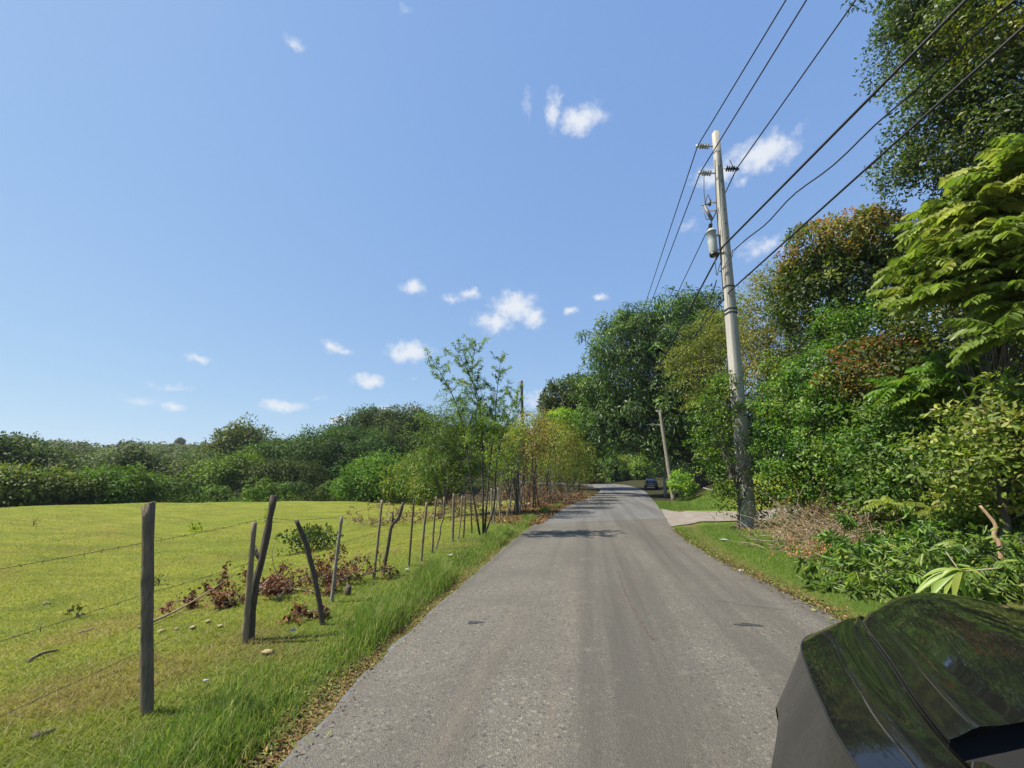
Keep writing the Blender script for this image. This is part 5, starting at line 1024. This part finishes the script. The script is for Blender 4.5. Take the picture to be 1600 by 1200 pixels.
P, d, rng = edge_pts(1, 90000, 5.0, 44, lambda r, n, y: .08 + 4.2 * r.random(n) ** 1.1 * np.where(y > 26, 1.3, .85), 405)
dr = (P[:, 1] > 17.2 + .3 * (P[:, 0] - 3)) & (P[:, 1] < 26.3 - .5 * np.clip(P[:, 0] - 4.4, 0, 3)); k = ~dr & ~((d > 2.6) & (P[:, 1] < 16)) & (P[:, 1] < 37); P, d = P[k], d[k]; r = np.hypot(P[:, 0], P[:, 1]); rr_ = rng.uniform(.5, 1.2, len(P))
blades('roadside_grass', 'trimmed green grass on the right verge and grassy bank', P, (.065 + .05 * (r > 24)) * rr_, .003 + .0007 * r, [((.075, .135, .022), 4), ((.10, .165, .03), 3), ((.16, .17, .06), 1), ((.05, .1, .015), 2)], 406, lean=.8, two=False)
# tall reedy weeds on the right bank
rng = np.random.default_rng(407); n = 5200; px = rng.uniform(1450, 1720, n); rr_ = rng.uniform(12.0, 14.8, n); az = np.arctan((px - 800) * math.cos(PITCH) / FPX) - YAW; x, y = rr_ * np.sin(az), rr_ * np.cos(az); z = gz(x, y)
blades('reedy_weeds', 'tall reedy grass weeds on the right bank behind the cut pile', np.stack([x, y, z], 1), rng.uniform(.5, 1.4, n) * np.clip((px - 1340) / 200, .35, 1), rng.uniform(.012, .024, n), [((.065, .12, .024), 3), ((.095, .15, .034), 2), ((.14, .17, .05), 1)], 408, lean=.55)
# ground cover of leaves at the shrub feet on the right
rng = np.random.default_rng(409); n = 50000; px = rng.uniform(1180, 1720, n); rr_ = rng.uniform(12.0, 22, n); az = np.arctan((px - 800) * math.cos(PITCH) / FPX) - YAW; x, y = rr_ * np.sin(az), rr_ * np.cos(az); z, dd, sd = gz(x, y, True); k = (sd > 0) & (dd > 3.6 - .0 * y); x, y, z = x[k], y[k], z[k]
g = Geo(); hgt = np.abs(rng.normal(0, .55, len(x))) * ss(0, 1.5, dd[k] - 3.6); leaves(g, np.stack([x, y, z + hgt], 1), rdir(rng, len(x)), rng.normal(0, .6, (len(x), 3)) + [0, 0, 1], .09 * rng.uniform(.6, 1.4, len(x)), .05, pick(rng, mid, len(x)) * rng.uniform(.6, 1.3, (len(x), 1))); tag(g.build('bank_undergrowth', M['leaf']), 'leafy undergrowth covering the foot of the right bank', None, None, 'stuff')
# dead leaves and clippings
def litter(name, label, P, rng, pal, L, W):
    g = Geo(); n = len(P); D = rdir(rng, n); D[:, 2] *= .35; leaves(g, P, D, rng.normal(0, .45, (n, 3)) + [0, 0, 1], L * rng.uniform(.5, 1.4, n), W * rng.uniform(.6, 1.3, n), pick(rng, pal, n) * rng.uniform(.6, 1.3, (n, 1)), fold=.3, droop=.2); tag(g.build(name, M['dry_leaf']), label, None, None, 'stuff')
lp_ = [((.15, .085, .045), 3), ((.22, .14, .06), 2), ((.09, .05, .03), 2), ((.17, .19, .06), 2), ((.12, .16, .04), 1)]
P, d, rng = edge_pts(-1, 10000, 1.0, 24, lambda r, n, y: r.normal(.17, .10, n), 411); k = rng.random(len(P)) < .25 + .75 * clumpy(P[:, 1] * 1.7, P[:, 0]); P = P[k]; d = d[k]; P[:, 2] = np.maximum(P[:, 2], np.where(d < 0, .015 + rise(P[:, 1]), -1)) + .02; litter('verge_leaf_litter', 'dead leaves and grass clippings along the left asphalt edge', P, rng, lp_, .042, .016)
P, d, rng = edge_pts(-1, 12000, 17, 52, lambda r, n, y: np.abs(r.normal(.2, 1.5, n)) - .25, 412); P[:, 2] = np.maximum(P[:, 2], rise(P[:, 1]) + .0) + .03; litter('bank_leaf_litter', 'orange brown leaf litter under the fence trees', P, rng, [((.20, .115, .055), 3), ((.15, .09, .045), 2), ((.25, .18, .09), 1), ((.10, .065, .035), 1)], .12, .06)
P, d, rng = edge_pts(1, 1500, 5.5, 16, lambda r, n, y: r.normal(.05, .10, n), 413); P[:, 2] = np.maximum(P[:, 2], .012) + .015; litter('verge_leaf_litter', 'thin line of dead leaves along the right asphalt edge', P, rng, lp_, .05, .025)
rng = np.random.default_rng(414); n = 5000; px = rng.uniform(1330, 1560, n); rr_ = rng.uniform(11.0, 14, n); az = np.arctan((px - 800) * math.cos(PITCH) / FPX) - YAW; x, y = rr_ * np.sin(az), rr_ * np.cos(az); z = gz(x, y); litter('bank_leaf_litter', 'brown leaf litter on the open ground of the right bank', np.stack([x, y, z + .02], 1), rng, [((.22, .12, .06), 3), ((.15, .08, .045), 2), ((.3, .2, .11), 1)], .085, .04)

# ------------------------------------------------------------------ the black car in the foreground
m, t, n, l, b = nodes('black_paint'); b.inputs['Base Color'].default_value = (.007, .007, .007, 1); b.inputs['Roughness'].default_value = .16; b.inputs['Coat Weight'].default_value = .15; b.inputs['Coat Roughness'].default_value = .03; b.inputs['Specular IOR Level'].default_value = .42
f = noise(t, 60, 5, .7, coords(t)); l.new(ramp(t, f, [(.45, (.02, .02, .02)), (.85, (.08, .08, .08))]), b.inputs['Roughness'])
bp = n.new('ShaderNodeBump'); bp.inputs['Strength'].default_value = .02; bp.inputs['Distance'].default_value = .01; l.new(noise(t, 26, 3, .5, coords(t)), bp.inputs['Height']); l.new(bp.outputs[0], b.inputs['Coat Normal']); M['black_paint'] = m
m, t, n, l, b = nodes('dusty_paint'); f = noise(t, 70, 5, .7, coords(t)); l.new(ramp(t, f, [(.35, (.017, .0165, .016)), (.7, (.030, .029, .027))]), b.inputs['Base Color']); l.new(ramp(t, noise(t, 5, 4, .6, coords(t)), [(.3, (.20, .20, .20)), (.7, (.34, .34, .34))]), b.inputs['Roughness']); b.inputs['Specular IOR Level'].default_value = .6; M['satin'] = m
M['gap'] = plain('panel_gap', (.003, .003, .003), .8); M['glass'] = plain('car_glass', (.02, .022, .02), .04, 0, .6); M['chrome'] = plain('chrome', (.6, .6, .6), .15, 1)
CY = math.radians(8); CO = np.array([.62, 1.0, 0.0]); CFW = np.array([math.sin(CY), math.cos(CY), 0]); CRT = np.array([math.cos(CY), -math.sin(CY), 0])
car = thing('car', 'glossy black car in the right foreground, hood and left fender showing', 'car', CO); car.rotation_euler = (0, 0, -CY)
CW = 1.96                                        # width; local x from the left flank, y forward
def grid(name, rows, mat, parent, smooth=True, thick=None):
    k = len(rows[0]); V = np.array(rows, float).reshape(-1, 3); i = np.arange(len(rows) - 1)[:, None] * k; j = np.arange(k - 1)[None]; g = Geo(); g.add(V, np.stack([i + j, i + j + 1, i + k + j + 1, i + k + j], -1).reshape(-1, 4)); return g.build(name, mat, parent, smooth)
sA = np.array([-.7, 0, .39, .67, 1.0, 1.5, 1.8, 1.98, 2.1])
def fI(tab):
    p = smooth_path(tab, 12 * len(tab)); p = p[np.argsort(p[:, 0])]
    return lambda s: np.interp(s, p[:, 0], p[:, 1])
crease_u = fI([(-.7, -.02), (.39, -.025), (.8, .02), (1.1, .07), (1.5, .155), (1.75, .27), (1.95, .44), (2.1, .62)])
crease_z = fI([(-.7, 1.05), (.39, 1.03), (1.0, 1.0), (1.5, .965), (1.75, .945), (1.95, .925), (2.1, .90)])
cut_u = fI([(-.7, .16), (.3, .20), (.67, .245), (1.2, .37), (1.6, .46), (1.94, .56), (2.1, .66)])
cut_z = fI([(-.7, 1.10), (.67, 1.075), (1.2, 1.06), (1.6, 1.045), (1.94, 1.02), (2.1, .97)])
mid_z = fI([(-.7, 1.21), (.5, 1.19), (1.2, 1.18), (1.8, 1.155), (2.05, 1.135), (2.3, 1.10), (2.5, 1.06)])
def hood_rows():
    rows = []
    for a in np.r_[np.linspace(0, .8, 34), np.linspace(.815, 1, 16)]:
        row = []
        for u in (1 - np.cos(np.linspace(0, 1, 49) * math.pi)) / 2:
            c = abs(2 * u - 1); e = 1 - c                              # e: 0 at the edges, 1 in the middle
            fr = 2.03 + .40 * (1 - c ** 2); s0 = .50 + .12 * (1 - c * c); s2 = s0 + (fr - s0) * a
            cu = cut_u(min(s2, 2.08)) + .004; x = cu + (CW - 2 * cu) * u
            z = cut_z(min(s2, 2.0)) + (mid_z(s2) - cut_z(min(s2, 2.0))) * (1 - c ** 2); z += .010 * math.exp(-((e - .10) / .05) ** 2) - .10 * max(0, (a - .72) / .28) ** 2.4
            if e < 1e-6: z -= .012
            row.append((x, s2, z))
        rows.append(row)
    return rows
hood = grid('hood', hood_rows(), M['black_paint'], car)
for side in (0, 1):
    mx = (lambda x: x) if side == 0 else (lambda x: CW - x)
    rows = []; rows2 = []
    for s in np.r_[np.linspace(-.7, 1.5, 40), np.linspace(1.52, 2.12, 28)]:
        cu, cz, xu, xz = cut_u(s) - .004, cut_z(s) - .006, crease_u(s), crease_z(s); row = []
        row.append((mx(cu), s, cz - .03)); 
        for t_ in np.linspace(0, 1, 12):
            x = cu + (xu - cu) * t_; z = cz + (xz - cz) * t_ + .012 * math.sin(t_ * math.pi) - .030 * math.exp(-((t_ - .18) / .14) ** 2) * ss(.4, 1.2, s); row.append((mx(x), s, z))
        rows.append(row if side == 0 else row[::-1]); row = []
        bulge = .262 * (1 - ss(1.2, 1.95, s)) * (.75 + .25 * ss(.2, 1.0, s)); zlow = .36 + math.sqrt(max(0, .43 ** 2 - (s - 1.15) ** 2)) if abs(s - 1.15) < .43 else .34
        for t_ in np.linspace(0, 1, 14):
            z = xz - .004 - t_ * (xz - .004 - zlow); f_ = (xz - z) / .62; o = (.02 + bulge) * math.sin(min(f_ * 1.5, 1.57)) - .05 * max(0, f_ - .75); row.append((mx(xu - o), s, z))
        rows2.append(row if side == 0 else row[::-1])
    fd = grid('fender', rows, M['black_paint'], car); grid('wheel_arch_flank', rows2, M['satin'], fd)
    g = Geo(); pth = [(mx(crease_u(s) - .002), s, crease_z(s) - .003) for s in np.linspace(-.7, 2.05, 40)]; tube(g, pth, .0045, 6); g.build('crease_line', M['gap'], fd)  # thin dark line drawn along the fender crease, then the hood gap
    g = Geo(); pth = [(mx(cut_u(s)), s, cut_z(s) - .02) for s in np.linspace(.5, 1.86, 30)]; tube(g, pth, .006, 6); g.build('panel_gap', M['gap'], fd)
    g = Geo(); x0 = .02 if side == 0 else CW - .02; x1 = .24 if side == 0 else CW - .24; tube(g, [(x0, 1.15, .36), (x0 * .97 + x1 * .03, 1.15, .36), (x1, 1.15, .36)], [.30, .36, .36], 28); wh = g.build('wheel', M['rubber'], car, False); g = Geo()
    xr = x0 - .006 if side == 0 else x0 + .006; tube(g, [(xr, 1.15, .36), (x1, 1.15, .36)], .235, 20)
    for q in range(5): a = q * 1.2566; tube(g, [(xr, 1.15, .36), (xr, 1.15 + .22 * math.cos(a), .36 + .22 * math.sin(a))], [.05, .035], 6)
    g.build('rim', M['steel'], wh)
    g = Geo(); rows = []; 
    for s, dz in [(1.62, 0), (1.8, 0), (2.0, 0)]: pass
    rows = [[(mx(crease_u(s) - .004 + q * .05), s + q * .10, crease_z(s) - .05 - q * .07) for q in np.linspace(0, 1, 5)] for s in np.linspace(1.62, 1.98, 8)]
    grid('headlight', rows if side == 0 else [r[::-1] for r in rows], M['glass'], car)
# bumper and grille closing the front
half = smooth_path([(.17, 1.60), (.22, 1.68), (.31, 1.80), (.46, 1.96), (.62, 2.12), (.80, 2.30), (.98, 2.36)], 24)
outl = np.vstack([half, np.c_[CW - half[::-1, 0], half[::-1, 1]][1:]]); nr_ = np.gradient(outl, axis=0); nr_ = np.c_[-nr_[:, 1], nr_[:, 0]] / np.linalg.norm(nr_, axis=1)[:, None]
rows = [[(q[0] + v[0] * o, q[1] + v[1] * o, z) for o, z in ((-.10, .90), (-.02, .86), (.03, .76), (.05, .6), (.04, .4), (-.08, .24))] for q, v in zip(outl, nr_)]
bm = grid('bumper', rows, M['satin'], car)
rows = [[(q[0] + v[0] * o, q[1] + v[1] * o, z) for o, z in ((.012, .84), (.045, .76), (.058, .64))] for q, v in zip(outl[16:-16], nr_[16:-16])]
grid('grille', rows, M['gap'], bm)
# cowl, windscreen, wiper, door tops
ww = []
for u in np.linspace(0, 1, 21):
    c = abs(2 * u - 1); x = .235 + (CW - .47) * u; y = .44 + .16 * (1 - c ** 2); row = []
    for q in np.linspace(0, 1, 8): row.append((x + (.5 - u) * .25 * q, y - .06 - .75 * q, cut_z(.5) + (mid_z(.6) - cut_z(.5)) * (1 - c * c) - .028 + .10 * q + .14 * q * q))
    ww.append(row)
m, t, n, l, b = nodes('tan_reflection_glass'); f = noise(t, 9, 5, .65, coords(t)); l.new(ramp(t, f, [(.3, (.035, .033, .026)), (.7, (.085, .078, .06))]), b.inputs['Base Color']); b.inputs['Roughness'].default_value = .22  # tan reflection on the windscreen, with some dust, painted into the base colour
ws = grid('windscreen', ww, m, car)
cr = []
for u in np.linspace(0, 1, 21):
    c = abs(2 * u - 1); x = .235 + (CW - .47) * u; y = .44 + .16 * (1 - c ** 2); z = cut_z(.5) + (mid_z(.6) - cut_z(.5)) * (1 - c * c) - .022; cr.append([(x, y + .10, z - .01), (x, y + .06, z - .04), (x, y - .05, z - .03), (x, y - .07, z - .004)])
grid('cowl', cr, M['gap'], car)
g = Geo(); tube(g, smooth_path([(.46, .47, 1.11), (.8, .50, 1.15), (1.1, .51, 1.168)], 8), .012, 6); g.build('wiper', M['rubber'], car)
for side in (0, 1):
    mx = (lambda x: x) if side == 0 else (lambda x: CW - x)
    pl = [[(mx(.19 + .02 * q), .44 - .75 * q, 1.055 + .10 * q + .12 * q * q), (mx(.235 + .03 * q), .40 - .75 * q, 1.085 + .10 * q + .13 * q * q), (mx(.27 + .10 * q), .36 - .75 * q, 1.072 + .10 * q + .13 * q * q)] for q in np.linspace(0, 1, 8)]
    grid('pillar', pl if side == 0 else [r[::-1] for r in pl], M['black_paint'], car)

# ------------------------------------------------------------------ thin air haze round everything
g = Geo(); box(g, [0, 0, 25], (3300, 3300, 70)); hz = g.build('haze', None)
m = bpy.data.materials.new('haze_air'); m.use_nodes = True; t = m.node_tree; t.nodes.remove(t.nodes['Principled BSDF']); v = t.nodes.new('ShaderNodeVolumePrincipled')
v.inputs['Color'].default_value = (.80, .88, 1, 1); v.inputs['Density'].default_value = .00022; v.inputs['Anisotropy'].default_value = .2; t.links.new(v.outputs[0], t.nodes['Material Output'].inputs['Volume']); hz.data.materials.append(m)
tag(hz, 'thin pale haze in the air', None, None, 'stuff')
